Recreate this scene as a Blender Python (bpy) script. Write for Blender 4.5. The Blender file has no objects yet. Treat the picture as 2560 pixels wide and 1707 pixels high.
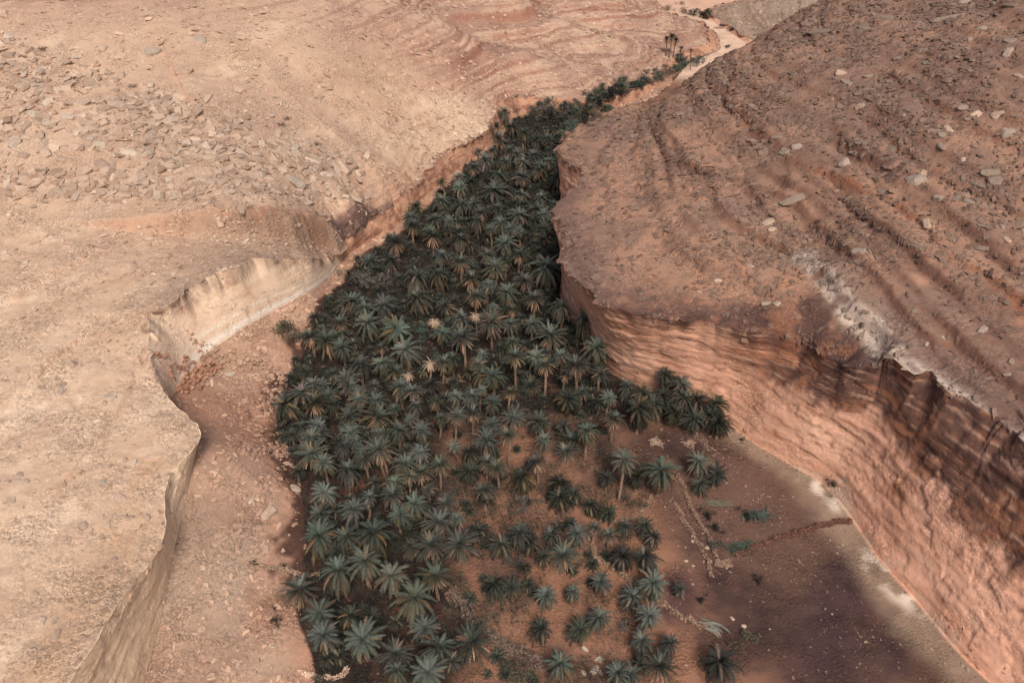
import bpy, bmesh, math, random
import numpy as np
from mathutils import Vector, Matrix, Euler

# ------------------------------------------------------------------ camera, light, exposure
SC = bpy.context.scene
S = 2.0                       # metres per design unit
HC = 58.0                     # camera height above the wadi floor in design units
PITCH = math.radians(37.0)    # camera looks down by this much
F = 1900.0 / 2560.0           # focal length / picture width
cam_d = bpy.data.cameras.new("camera")
cam = bpy.data.objects.new("camera", cam_d)
SC.collection.objects.link(cam)
cam.location = (0, 0, HC * S)
cam.rotation_euler = (math.pi / 2 - PITCH, 0, 0)
cam_d.sensor_width = 36.0
cam_d.lens = 36.0 * F
cam_d.clip_start = 1.0
cam_d.clip_end = 6000.0
SC.camera = cam

SUN_EL, SUN_AZ = math.radians(52), math.radians(168)     # azimuth clockwise from +Y: light comes from behind the camera
world = bpy.data.worlds.new("World")
SC.world = world
world.use_nodes = True
wn = world.node_tree
wn.nodes.clear()
wo = wn.nodes.new("ShaderNodeOutputWorld")
wb = wn.nodes.new("ShaderNodeBackground")
sky = wn.nodes.new("ShaderNodeTexSky")
sky.sky_type = 'NISHITA'
sky.sun_disc = False
sky.sun_elevation = SUN_EL
sky.sun_rotation = SUN_AZ
sky.air_density = 1.0
sky.dust_density = 6.0
sky.ozone_density = 1.0
wb.inputs[1].default_value = 0.070
wn.links.new(sky.outputs[0], wb.inputs[0])
wn.links.new(wb.outputs[0], wo.inputs[0])
sun_d = bpy.data.lights.new("sun", 'SUN')
sun_d.energy = 1.7
sun_d.angle = math.radians(15)
sun_d.color = (1.0, 0.90, 0.80)
sun = bpy.data.objects.new("sun", sun_d)
SC.collection.objects.link(sun)
sd = Vector((math.sin(SUN_AZ) * math.cos(SUN_EL), math.cos(SUN_AZ) * math.cos(SUN_EL), math.sin(SUN_EL)))
sun.rotation_euler = sd.to_track_quat('Z', 'Y').to_euler()
sun.location = (100, -50, 250)
SC.view_settings.view_transform = 'Standard'
SC.view_settings.look = 'None'
SC.view_settings.exposure = 0.64
SC.view_settings.gamma = 1.0
SC.cycles.max_bounces = 5
SC.cycles.diffuse_bounces = 3

COL = SC.collection
rng = np.random.default_rng(11)
random.seed(5)

# ------------------------------------------------------------------ helpers
SP, CP = math.sin(PITCH), math.cos(PITCH)
def un(px, py, z):
    """design-unit point at height z seen at pixel (px, py) of the 2560 wide photograph"""
    a = (px - 1280.0) / 1900.0
    b = (853.5 - py) / 1900.0
    D = (HC - z) / (SP - b * CP)
    return (a * D, D * (CP + b * SP), z)
def proj(p):
    """inverse of un() for arrays of metres"""
    x, y, z = p[..., 0] / S, p[..., 1] / S, p[..., 2] / S - HC
    d = y * CP - z * SP
    return 1280 + 1900 * x / d, 853.5 - 1900 * (y * SP + z * CP) / d, d
def ray(px, py):
    a = (px - 1280.0) / 1900.0
    b = (853.5 - py) / 1900.0
    return Vector((a, CP + b * SP, -(SP - b * CP))).normalized()

def _h(ix, iy, iz, seed):
    h = (ix.astype(np.uint32) * np.uint32(374761393) + iy.astype(np.uint32) * np.uint32(668265263)
         + iz.astype(np.uint32) * np.uint32(2147483647 - 58) + np.uint32(seed * 974711 & 0xffffffff))
    h = (h ^ (h >> np.uint32(13))) * np.uint32(1274126177)
    h = h ^ (h >> np.uint32(16))
    return (h & np.uint32(0xffff)).astype(np.float32) / 32767.5 - 1.0
def vnoise(x, y, z, seed=0):
    xf, yf, zf = np.floor(x), np.floor(y), np.floor(z)
    ix, iy, iz = xf.astype(np.int64), yf.astype(np.int64), zf.astype(np.int64)
    fx, fy, fz = (x - xf).astype(np.float32), (y - yf).astype(np.float32), (z - zf).astype(np.float32)
    ux, uy, uz = fx * fx * (3 - 2 * fx), fy * fy * (3 - 2 * fy), fz * fz * (3 - 2 * fz)
    r = 0
    for dz in (0, 1):
        wz = uz if dz else 1 - uz
        for dy in (0, 1):
            wy = uy if dy else 1 - uy
            a = _h(ix, iy + dy, iz + dz, seed); b = _h(ix + 1, iy + dy, iz + dz, seed)
            r = r + wz * wy * (a + (b - a) * ux)
    return r
def fbm(x, y, z, scale, octv=4, seed=0, gain=0.5, lac=2.03):
    r, a, n, s = 0, 1.0, 0.0, 1.0 / scale
    for o in range(octv):
        r = r + a * vnoise(x * s + 17.3 * o, y * s - 9.1 * o, z * s + 4.7 * o, seed + o)
        n += a; a *= gain; s *= lac
    return r / n
def sstep(a, b, x):
    t = np.clip((x - a) / (b - a), 0, 1)
    return t * t * (3 - 2 * t)
def pchip(xk, yk, x):
    xk, yk = np.asarray(xk, float), np.asarray(yk, float)
    h = np.diff(xk); d = np.diff(yk) / h
    m = np.zeros(len(xk)); m[0], m[-1] = d[0], d[-1]
    for i in range(1, len(xk) - 1):
        if d[i - 1] * d[i] > 0:
            w1, w2 = 2 * h[i] + h[i - 1], h[i] + 2 * h[i - 1]
            m[i] = (w1 + w2) / (w1 / d[i - 1] + w2 / d[i])
    i = np.clip(np.searchsorted(xk, x) - 1, 0, len(xk) - 2)
    t = np.clip((x - xk[i]) / h[i], 0, 1)
    return ((2*t**3 - 3*t**2 + 1) * yk[i] + (t**3 - 2*t**2 + t) * h[i] * m[i]
            + (-2*t**3 + 3*t**2) * yk[i+1] + (t**3 - t**2) * h[i] * m[i+1])
def pdist(X, Y, poly):
    """distance, signed side and running parameter to a plan polyline"""
    best = np.full(X.shape, 1e9); side = np.zeros(X.shape); par = np.zeros(X.shape)
    P = np.asarray(poly, float)[:, :2]
    for i in range(len(P) - 1):
        a, b = P[i], P[i + 1]; e = b - a; L2 = (e @ e)
        t = np.clip(((X - a[0]) * e[0] + (Y - a[1]) * e[1]) / L2, 0, 1)
        dx, dy = X - a[0] - t * e[0], Y - a[1] - t * e[1]
        d = np.hypot(dx, dy); c = e[0] * dy - e[1] * dx
        m = d < best
        best = np.where(m, d, best); side = np.where(m, np.sign(c), side); par = np.where(m, (i + t) / (len(P) - 1), par)
    return best, side, par

# ------------------------------------------------------------------ terrain layout (design units)
def line(pts):
    """[(v, px, py, z)] or [(v, x, y, z, 'w')] -> spline tables over v"""
    r = []
    for p in pts:
        if len(p) == 5: r.append((p[0], p[1], p[2], p[3]))
        else:
            q = un(p[1], p[2], p[3])
            r.append((q[1] if p[0] is None else p[0],) + q)
    r.sort()
    return np.array(r)
def ev(tab, v):
    return np.stack([pchip(tab[:, 0], tab[:, k], v) for k in (1, 2, 3)], -1)

LB = line([(-30, -30, -30, 0, 'w'), (10, -28, 10, 0.5, 'w'), (None, 360, 1707, 1.0), (None, 400, 1560, 1.8), (None, 423, 1440, 3.0), (None, 455, 1287, 4.5),
           (None, 490, 1130, 5.8), (None, 432, 990, 5.0), (None, 500, 905, 4.0), (None, 650, 800, 3.0),
           (None, 800, 714, 1.8), (None, 866, 640, 0.5), (106, -18.5, 106, 0.3, 'w'), (117, -14.5, 117.5, 0.2, 'w'),
           (129, -9, 130, 0.1, 'w'), (140, -3.6, 141, 0, 'w'), (156, 1.5, 156, 0, 'w'), (159, 17.5, 158.5, 0, 'w'),
           (167, 29, 167.5, 0, 'w'), (None, 1712, 153, 0), (None, 1791, 121, 0), (None, 1781, 83, 0),
           (232, 48, 232, 0, 'w'), (262, 25, 264, 0, 'w'), (320, -40, 330, 0, 'w'), (420, -120, 430, 0, 'w')])
def vof(tab, px, py, z):      # base parameter nearest in plan to that point
    q = un(px, py, z); vs = np.linspace(tab[0, 0], tab[-1, 0], 2500); P = ev(tab, vs)
    return vs[np.argmin((P[:, 0] - q[0])**2 + (P[:, 1] - q[1])**2)], q
LR_pts = [(-30, -31, -30, 9, 'w'), (10, -29.5, 10, 9.5, 'w'), (LB[2, 0], ) + un(176, 1707, 10.0) + ('w',)]
for i, (px, py, z) in zip(range(3, 12), [(300, 1500, 9.3), (398, 1365, 8.2), (418, 1205, 8.6), (499, 1098, 8.4), (403, 975, 9.0), (390, 775, 11.2),
                          (602, 660, 11.0), (768, 645, 7.4), (858, 618, 2.6)]):
    LR_pts.append((LB[i, 0],) + un(px, py, z) + ('w',))
LR_pts += [(106, -19.2, 107, 3.0, 'w'), (117, -15.0, 118.5, 3.4, 'w'), (129, -9.8, 131, 3.4, 'w'), (140,) + un(1221, 318, 3.5) + ('w',),
           (156,) + un(1276, 245, 3.2) + ('w',), (159,) + un(1480, 250, 2.2) + ('w',), (167,) + un(1600, 212, 1.7) + ('w',),
           (LB[19, 0], 42, 194.5, 1.2, 'w'), (LB[20, 0], 51, 204, 1.6, 'w'), (LB[21, 0], 53, 217.5, 2.0, 'w'),
           (232, 46, 233, 1.6, 'w'), (262, 24, 266, 0.8, 'w'), (320, -41, 332, 0.6, 'w'), (420, -121, 432, .5, 'w')]
LR = line(LR_pts)
LF = line([(-30, -16, -30, 0, 'w'), (10, -14.5, 10, 0, 'w'), (None, 790, 1700, 0), (None, 745, 1500, 0), (None, 765, 1380, 0.1), (None, 760, 1250, 0.2),
           (None, 735, 1150, 0.3), (None, 700, 1050, 0.4), (None, 720, 960, 0.4), (None, 765, 870, 0.3), (None, 790, 790, 0.2),
           (None, 870, 700, 0.1), (100, -20.5, 100, 0.1, 'w'), (106, -16.5, 106, 0, 'w'), (117, -12.5, 117, 0, 'w'), (129, -7.5, 129.5, 0, 'w'),
           (140, -2.4, 140, 0, 'w'), (156, 3.5, 155, 0, 'w'), (159, 19, 157, 0, 'w'), (167, 31, 166, 0, 'w'),
           (LB[19, 0], LB[19, 1] + 1.5, LB[19, 2] - 1, 0, 'w'), (LB[20, 0], LB[20, 1] + 1, LB[20, 2], 0, 'w'), (LB[21, 0], LB[21, 1] + 1, LB[21, 2], 0, 'w'),
           (232, 49, 231, 0, 'w'), (262, 27, 263, 0, 'w'), (320, -38, 329, 0, 'w'), (420, -118, 429, 0, 'w')])
RB = line([(-30, 55, -25, 0, 'w'), (10, 47, 12, 0, 'w'), (None, 2480, 1707, 0), (None, 2394, 1622, 0), (None, 2286, 1491, 0), (None, 2199, 1393, 0),
           (None, 2140, 1306, 0), (None, 2072, 1219, 0.2), (None, 1959, 1148, 0.3), (None, 1865, 1092, 0.3), (None, 1800, 1040, 0.3),
           (None, 1633, 980, 0.2), (None, 1530, 930, 0), (76, 9.8, 76, 0, 'w'), (88, 6.8, 88, 0, 'w'), (97, 9.5, 98, 0, 'w'),
           (107, 7.6, 109, 0, 'w'), (118, 13.0, 121, 0, 'w'), (128, 21.5, 129.5, 0, 'w'), (140, 29, 140, 0, 'w'),
           (154, 42, 154, 0, 'w'), (172, 57, 172, 0, 'w'), (192, 66, 194, 0, 'w'), (None, 1849, 98, 0),
           (None, 1817, 76, 0), (None, 1782, 55, 0), (236, 56, 237, 0, 'w'), (262, 80, 262, 0, 'w'), (320, 150, 320, 0, 'w'), (420, 260, 420, 0, 'w')])
rr = [(-30, 55, -25, 13, 'w'), (10, 47, 11, 13, 'w')]
for i, (px, py, z) in zip(range(2, 13), [(2700, 1215, 16.4), (2600, 1135, 16.4), (2500, 1062, 16.4), (2410, 995, 16.3), (2325, 938, 16.1), (2245, 900, 15.6),
                          (2172, 915, 14.2), (2105, 905, 13.0), (1995, 856, 12.4), (1770, 808, 12.2), (1560, 782, 12.0)]):
    rr.append((RB[i, 0],) + un(px, py, z) + ('w',))
rr += [(76,) + un(1440, 685, 12.1) + ('w',), (88,) + un(1382, 540, 12.3) + ('w',), (97,) + un(1462, 440, 12.3) + ('w',),
       (107,) + un(1388, 376, 12.2) + ('w',), (118,) + un(1469, 294, 12) + ('w',), (128, 22.0, 128, 10.8, 'w'), (140, 30, 138.5, 7.5, 'w'),
       (154, 43, 152, 5.5, 'w'), (172, 58.5, 170, 3.5, 'w'), (192, 68, 193, 1.6, 'w')]
for i, dx, dz in ((23, 1, .9), (24, 1, 1.0), (25, .8, .8)): rr.append((RB[i, 0], RB[i, 1] + dx, RB[i, 2], dz, 'w'))
rr += [(236, 57, 236, .5, 'w'), (262, 81, 261, .4, 'w'), (320, 151, 319, .4, 'w'), (420, 261, 419, .4, 'w')]
RR = line(rr)
LO = line([(-30, -260, -160, 0, 'w'), (30, -250, -10, 0, 'w'), (60, -240, 70, 0, 'w'), (78, -230, 150, 0, 'w'), (97, -210, 230, 0, 'w'),
           (130, -190, 330, 0, 'w'), (160, -160, 420, 0, 'w'), (240, -160, 520, 0, 'w'), (420, -260, 800, 0, 'w')])
RO = line([(-30, 260, -150, 0, 'w'), (30, 270, -20, 0, 'w'), (62, 270, 90, 0, 'w'), (88, 260, 180, 0, 'w'), (107, 250, 240, 0, 'w'),
           (128, 250, 290, 0, 'w'), (154, 260, 330, 0, 'w'), (195, 280, 370, 0, 'w'), (240, 340, 430, 0, 'w'), (420, 500, 800, 0, 'w')])

# step edges: plan polylines (left side of travel = high side), height, width
UP = [un(*p) for p in [(60, 545, 14), (200, 548, 13.5), (330, 560, 13), (450, 572, 12), (560, 585, 11), (650, 588, 10), (740, 580, 8.5), (810, 575, 6.8), (870, 566, 5), (940, 534, 4), (1010, 486, 4.5), (1070, 440, 5)]]
ORANGE = [un(*p) for p in [(2640, 790, 20.4), (2559, 741, 20.4), (2480, 690, 20.4), (2387, 634, 20.4), (2330, 597, 20.3), (2234, 513, 20.2), (2081, 425, 19.8), (1936, 367, 19.3), (1867, 306, 19), (1825, 260, 19), (1835, 200, 19.5)]][::-1]
WHITE = [un(*p) for p in [(2640, 1165, 16.6), (2560, 1095, 16.6), (2492, 1050, 16.6), (2395, 978, 16.5), (2242, 885, 16.3), (2180, 810, 16.2), (2120, 775, 16), (2070, 715, 15.9), (2003, 642, 15.7)]][::-1]
DARKS = [un(*p) for p in [(1985, 600, 15.6), (1920, 560, 15.6), (1851, 470, 15.6), (1756, 445, 15.2), (1698, 418, 15), (1662, 370, 14.8), (1640, 320, 14.5), (1660, 275, 14.5), (1720, 240, 15)]][::-1]
MIDS = [un(*p) for p in [(2600, 990, 18.2), (2480, 900, 18.2), (2350, 800, 18.2), (2240, 700, 18.1), (2120, 580, 17.8), (2000, 490, 17.2), (1900, 430, 17)]][::-1]
FARS = [un(*p) for p in [(1350, 175, 6), (1300, 185, 6), (1200, 195, 6.5), (1180, 215, 6), (1120, 262, 6), (1090, 300, 5)]]
PLA = [un(*p) for p in [(20, 1030, 11), (130, 915, 11), (215, 830, 11), (290, 735, 12), (330, 650, 12.5), (345, 600, 13)]]
PLB = [un(*p) for p in [(60, 1330, 10), (160, 1200, 10), (250, 1090, 10), (330, 960, 10), (370, 850, 10.5)]]
PLC = [un(*p) for p in [(0, 760, 12), (90, 690, 12.5), (180, 640, 13), (250, 600, 13)]]
RA = [un(*p) for p in [(2600, 900, 19), (2480, 815, 19), (2350, 712, 19), (2240, 620, 19), (2120, 520, 18.6), (2010, 440, 18), (1920, 380, 17.6), (1860, 340, 17.5)]][::-1]
RB2 = [un(*p) for p in [(2600, 1060, 17.4), (2480, 975, 17.4), (2370, 890, 17.4), (2260, 800, 17.2), (2150, 690, 17), (2060, 600, 16.7), (1980, 530, 16.4), (1900, 490, 16)]][::-1]
RC = [un(*p) for p in [(2600, 640, 23), (2480, 560, 23), (2380, 500, 23), (2280, 430, 22.5), (2180, 380, 22), (2080, 330, 21.5)]][::-1]
RD = [un(*p) for p in [(1700, 640, 13.6), (1640, 560, 13.6), (1600, 480, 13.6), (1590, 400, 13.4), (1620, 330, 13.5)]]
STEPS = [(PLA, .32, .3, .1, .9), (PLB, .26, .25, .1, .9), (PLC, .3, .25, .1, .9), (RA, .45, .22, .08, .95), (RB2, .4, .22, .08, .95), (RC, .45, .25, .1, .9), (RD, .3, .3, .2, .8), (UP, 3.8, 0.5, 0.42, 0.9), (ORANGE, 0.55, 0.3, 0.05, 0.98), (WHITE, 1.1, 0.4, 0.1, 0.5), (DARKS, 0.8, 0.35, 0.1, 0.9), (MIDS, 0.5, 0.3, 0.1, 0.95)]
def steps(X, Y):
    z = 0.0
    w = fbm(X, Y, 0 * X, 5, 3, 71) * .9 + fbm(X, Y, 0 * X, 14, 2, 73) * .8 + fbm(X, Y, 0 * X, 1.2, 2, 75) * .35
    for poly, h, wd, t0, t1 in STEPS:
        d, s, t = pdist(X, Y, poly)
        e = sstep(0, t0, t) * sstep(0, 1 - t1, 1 - t)
        sg = d * s + w * e * (1.0 if h > 2 else .6)
        up = np.where(np.abs(sg) < 30, sstep(-wd, wd, sg), (sg > 0))
        fade = np.exp(-np.maximum(sg, 0) / (22 if h > 2 else 7))   # the rise dies out uphill so far control heights stay put
        z = z + h * e * up * fade
    return z
ctrl = [  # (px, py, z) of hill surface points
 (0, 0, 27), (0, 200, 21), (0, 380, 17), (0, 500, 14.5), (0, 600, 13), (0, 900, 11.3), (0, 1300, 10.6), (0, 1707, 10),
 (300, 0, 26.5), (300, 200, 20.5), (300, 380, 16.5), (200, 700, 11.5), (200, 1000, 10.2), (280, 1250, 9.2),
 (600, 0, 25), (600, 150, 20.5), (600, 280, 16.8), (450, 470, 14.5), (700, 490, 12.5), (450, 630, 11), (650, 650, 9.8),
 (800, 0, 23.5), (800, 150, 18.5), (800, 300, 13.2), (800, 410, 10.8), (900, 490, 7.6), (770, 635, 6.9),
 (1000, 0, 20), (1000, 150, 14), (1000, 300, 8.2), (1000, 420, 6), (1150, 75, 14.5), (1150, 150, 11.2), (1150, 250, 6.8),
 (1300, 115, 10), (1300, 180, 6.2), (1450, 160, 5.6), (1300, 80, 8.2), (1300, 40, 10.7), (1300, 0, 13), (1416, 50, 9), (1520, 80, 6),
 (1596, 107, 3.6), (1500, 0, 9.5), (1600, 0, 7), (1650, 80, 4), (1750, 57, 3), (1400, 225, 3.4), (1550, 170, 3.2), (1500, 205, 3),
 (1900, 60, 2.5), (2000, 20, 6), (1850, 20, 2.5), (1950, 50, 4.2), (2060, 0, 8.5),
 (2492, 1050, 16.6), (2242, 885, 16.3), (2120, 775, 16), (2003, 642, 15.8), (2640, 1165, 16.6),
 (2559, 741, 20.3), (2387, 634, 20.3), (2081, 425, 19.8), (1867, 306, 19), (2560, 500, 23.5), (2560, 330, 27), (2560, 200, 30), (2560, 0, 34.5),
 (2300, 0, 31), (2300, 200, 27), (2300, 350, 24), (2081, 0, 28), (2100, 200, 24.5), (1951, 73, 25), (1900, 200, 22), (1752, 168, 19),
 (1700, 350, 15.8), (1500, 350, 12.6), (1700, 500, 15), (1500, 550, 12.6), (1700, 700, 13.4), (1900, 500, 17), (2100, 600, 18), (1600, 218, 14.2)]
CW = [un(*p) for p in ctrl] + [
 (2, 178, 6.5), (-12, 178, 10), (14, 181, 3.8), (14, 204, 6), (26, 204, 3.8), (40, 240, 5), (10, 240, 12), (-40, 220, 26), (-60, 300, 38), (-20, 300, 18), (0, 330, 4),
 (-100, 180, 36), (-150, 120, 38), (-150, 20, 24), (-60, 30, 12), (-60, 0, 13), (-110, 60, 22), (-200, 200, 46), (-100, 300, 46), (-250, 0, 40), (-120, 450, 20),
 (45, 150, 14), (34, 143, 11), (60, 165, 13), (70, 140, 27), (90, 115, 40), (90, 180, 17), (80, 200, 8), (100, 220, 12), (140, 150, 46), (200, 200, 50), (130, 240, 18), (100, 270, 5),
 (60, 30, 22), (55, 48, 20), (80, 40, 32), (110, 70, 46), (80, 0, 30), (200, 0, 60), (200, 100, 64), (200, 300, 40), (300, 400, 30), (150, 300, 8), (200, 500, 5), (0, 500, 5)]
vk = np.array([-20, 10, 30, 38, 46, 52, 57, 61, 65, 70, 76, 82, 88, 94, 99, 106, 112, 120, 130, 140, 150, 157, 160, 167, 180, 196, 212, 232, 262, 330])
CW += [tuple(p) for p in ev(LR, vk)] + [tuple(p) for p in ev(RR, vk)]
CW = np.array(CW)
keep = []
for i in range(len(CW)):
    if all(np.hypot(*(CW[i, :2] - CW[j, :2])) > 1.2 for j in keep): keep.append(i)
CW = CW[keep]
def U(r2): return 0.5 * r2 * np.log(r2 + 1e-9)
def tps_fit(P):
    n = len(P); K = U((P[:, None, 0] - P[None, :, 0])**2 + (P[:, None, 1] - P[None, :, 1])**2) + np.eye(n) * 6.0
    Q = np.c_[np.ones(n), P[:, 0], P[:, 1]]
    A = np.block([[K, Q], [Q.T, np.zeros((3, 3))]])
    zz = P[:, 2] - steps(P[:, 0], P[:, 1])
    return np.linalg.solve(A, np.r_[zz, 0, 0, 0])
TW = tps_fit(CW)
def tps(X, Y):
    r = TW[-3] + TW[-2] * X + TW[-1] * Y
    for i in range(len(CW)):
        r = r + TW[i] * U((X - CW[i, 0])**2 + (Y - CW[i, 1])**2)
    return r
def hill(X, Y): return tps(X, Y) + steps(X, Y)

# ------------------------------------------------------------------ terrain mesh
rows = [-25.0]
while rows[-1] < 400:
    v = rows[-1]; D = max(46, v * .9 + 26)
    f = 1 if 20 < v < 245 else 6
    if 57 < v < 100: f *= .8
    if 154 < v < 162: f *= .25
    rows.append(v + D * 0.0021 * f)
V = np.array(rows); NV = len(V)
NH, NWL, NT, NF, NWR = 500, 46, 56, 120, 80
lb, lr, lf, rb, rim = ev(LB, V), ev(LR, V), ev(LF, V), ev(RB, V), ev(RR, V)
lo, ro = ev(LO, V), ev(RO, V)
cols, zone, tt = [], [], []
def seg(A, B, ts, zn):
    for t in ts:
        cols.append(A + (B - A) * t); zone.append(zn); tt.append(t)
th = np.linspace(1, 0, NH + 1)[:-1]
seg(lr, lo, th**2.0 * .75 + th * .25 * (th > -1), 0)
seg(lr, lb, np.linspace(0, 1, NWL + 1)[:-1], 1)
seg(lb, lf, np.linspace(0, 1, NT + 1)[:-1], 2)
seg(lf, rb, np.linspace(0, 1, NF + 1)[:-1], 3)
seg(rb, rim, np.linspace(0, 1, NWR + 1)[:-1], 4)
th = np.linspace(0, 1, NH + 1)
seg(rim, ro, th**2.0 * .75 + th * .25, 5)
P = np.stack(cols, 1)                 # (NV, NC, 3)
zone = np.array(zone); tt = np.array(tt)
NC = P.shape[1]
ZN = np.broadcast_to(zone, (NV, NC)); TT = np.broadcast_to(tt, (NV, NC))
X, Y = P[..., 0].copy(), P[..., 1].copy()
for zn, edge, sl in ((0, lr, slice(0, NH + 1)), (5, rim, slice(NC - NH - 1, NC))):
    x, y = X[:, sl], Y[:, sl]
    z = hill(x, y)
    ze = hill(edge[:, 0], edge[:, 1])
    d = np.hypot(x - edge[:, :1], y - edge[:, 1:2])
    z = z + (edge[:, 2] - ze)[:, None] * np.exp(-d / 3.0)
    P[:, sl, 2] = z
# wall profiles: bulge out a little near the top, talus apron at the foot
t = TT
wl = ZN == 1; wr = ZN == 4
z0 = P[..., 2]
lbz, lrz = lb[:, None, 2], lr[:, None, 2]
# metres from here
P = P * S
X, Y, Z = P[..., 0].copy(), P[..., 1].copy(), P[..., 2].copy()
dv = np.gradient(P, axis=0); du = np.gradient(P, axis=1)
def normals(P):
    dv = np.gradient(P, axis=0); du = np.gradient(P, axis=1)
    n = np.cross(du, dv); n /= np.linalg.norm(n, axis=-1, keepdims=True) + 1e-9
    return n
N = normals(P)
wallness = np.where(wl | wr, np.sin(np.clip(np.where(wl, t, t), 0, 1) * np.pi)**.35, 0)
hillL = (ZN == 0); hillR = (ZN == 5)
# terraces (strata ledges) in world height
wob = fbm(X, Y, 0 * X, 34, 3, 3) * 1.9 + fbm(X, Y, 0 * X, 7, 3, 8) * .45
_r = np.random.default_rng(4)
wobR = fbm(X, Y, 0 * X, 70, 2, 3) * 1.6 + fbm(X, Y, 0 * X, 5, 3, 8) * .4
wob = np.where(hillR, wobR, wob)
_bk, _bv, _z = [-40.0], [-40.0], -40.0
while _z < 180:                                            # beds of very different thickness, each a gentle tread and a steep riser
    T_ = 1.3 * float(_r.choice([.5, .8, 1.2, 1.9, 3.4], p=[.25, .3, .2, .15, .1])) * _r.uniform(.8, 1.25)
    k_ = _r.uniform(.55, .85)
    _bk += [_z + T_ * k_, _z + T_]; _bv += [_z + T_ * k_ * _r.uniform(.25, .6), _z + T_]
    _z += T_
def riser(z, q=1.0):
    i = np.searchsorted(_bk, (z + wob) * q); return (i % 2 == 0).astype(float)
def terr(z, q=1.0):
    w = (z + wob) * q
    return (np.interp(w, _bk, _bv) - w) / q
PX, PY, PD = proj(P); PYf0 = PY
farm = sstep(230, 300, Y)                                  # stratified far hills
nearrim = np.where(hillL, np.exp(-TT * 60), 0)
band = sstep(-8, 10, Y - 262 - .1 * X) * hillL
edgeL = np.where(hillL, np.exp(-np.hypot(X - lr[:, None, 0] * S, Y - lr[:, None, 1] * S) / 9.0), 0) * sstep(180, 230, Y)
spurM = sstep(.0, .35, fbm(X, Y, 0 * X, 60, 2, 40) + .15)
aT = np.where(hillR, .5 + .5 * sstep(50, 40, Z), 0) + np.where(hillL, .10, 0) + .8 * np.clip(band * sstep(335, 352, Y) + edgeL * 1.1 + hillL * sstep(300, 316, Y - .25 * X) * spurM * .8, 0, 1.1)
aT = np.where(hillR & (Y > 380), .4, aT)
aT = np.clip(aT, 0, 1.1) * np.clip(.85 + 1.7 * fbm(X, Y, Z * 2, 22, 3, 15), .05, 1.15)
dz = aT * (.8 * terr(Z) + .8 * terr(Z + 7.3, 2.3))
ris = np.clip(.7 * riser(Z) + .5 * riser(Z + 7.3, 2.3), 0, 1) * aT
_fm = np.where(hillL, np.clip(sstep(345, 362, Y + .0 * X) + .8 * sstep(-45, -10, X) * sstep(300, 325, Y) * (PYf0 < 330), 0, 1), 0) + np.where(hillR, sstep(380, 400, Y), 0)
dz += np.clip(_fm, 0, 1) * (.9 * terr(Z, .75) + .5 * terr(Z + 3, 1.4)) * np.clip(.9 + 1.4 * fbm(X, Y, Z, 30, 2, 17), .2, 1.2)
bedc = vnoise(np.zeros_like(X), np.zeros_like(X) + .3, (Z + wob) * .9, 19) + .6 * vnoise(np.zeros_like(X), np.zeros_like(X) + .3, (Z + wob) * 2.3, 23)
# roughness
rough = fbm(X, Y, Z, 5.5, 5, 21, .55)
lump = fbm(X, Y, Z, 26, 3, 33)
fine = fbm(X, Y, Z * 1.5, 1.25, 3, 55, .6)
ridg = 1 - np.abs(fbm(X, Y, Z * 2.2, 3.0, 4, 61, .55)) * 2.2
talus = np.zeros_like(X)
amp_h = np.where(hillL | hillR, 1.0, 0)
edge_d = np.where(hillL, np.hypot(X - lr[:, None, 0] * S, Y - lr[:, None, 1] * S), np.where(hillR, np.hypot(X - rim[:, None, 0] * S, Y - rim[:, None, 1] * S), 9))
dz += amp_h * (rough * .5 + lump * .9 * sstep(0, 8, edge_d) + fine * .22 * np.where(hillL & (Y < 230), .5, 1) + (ridg - .6) * .2 * np.where(hillL & (Y < 230), .6, 1))
smooth = np.where(hillL, sstep(0, 1, 1 - np.abs((PX - 850) / 420)) * sstep(560, 380, PY), 0)
dz = dz * (1 - .6 * smooth)
_du, _su, _tu = pdist(X / S, Y / S, UP)
_mu = np.where(hillL, np.exp(-(_du / 1.6)**2), 0) * sstep(.15, .4, _tu)
dz += _mu * (fbm(X, Y * .5, Z * 0, 2.4, 3, 501) * 1.6 + fbm(X, Y, Z, 6, 2, 505) * 1.5)
dz += np.where(ZN == 3, rough * .28 + fine * .07 + lump * .35, 0)
dz += np.where(ZN == 2, rough * .55 + fine * .16 + lump * .7 + ridg * .12, 0) * np.minimum(1, 4 * np.minimum(TT, 1 - TT) + .35)
P[..., 2] += dz
# broken plan line of both rims (one warp field shared by the hill top and the face below it)
ew = np.where(hillL | hillR, np.exp(-edge_d / 5.0), np.where(wl, np.maximum(1 - TT, .0)**4, np.where(wr, TT**4, 0)))
ewn = ew * np.where(Y > 190, .9, 1.0) * np.where((hillL | wl) & (Y < 116), .25, 1.0)
def blocky(a, seed):
    n_ = fbm(X, Y, 0 * X, a, 2, seed); return n_ + .5 * np.round(n_ * 4) / 4
P[..., 0] += ewn * (1.9 * blocky(7.0, 201) + .9 * blocky(2.2, 203))
P[..., 1] += ewn * (1.9 * blocky(7.0, 207) + .9 * blocky(2.2, 209))
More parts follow.
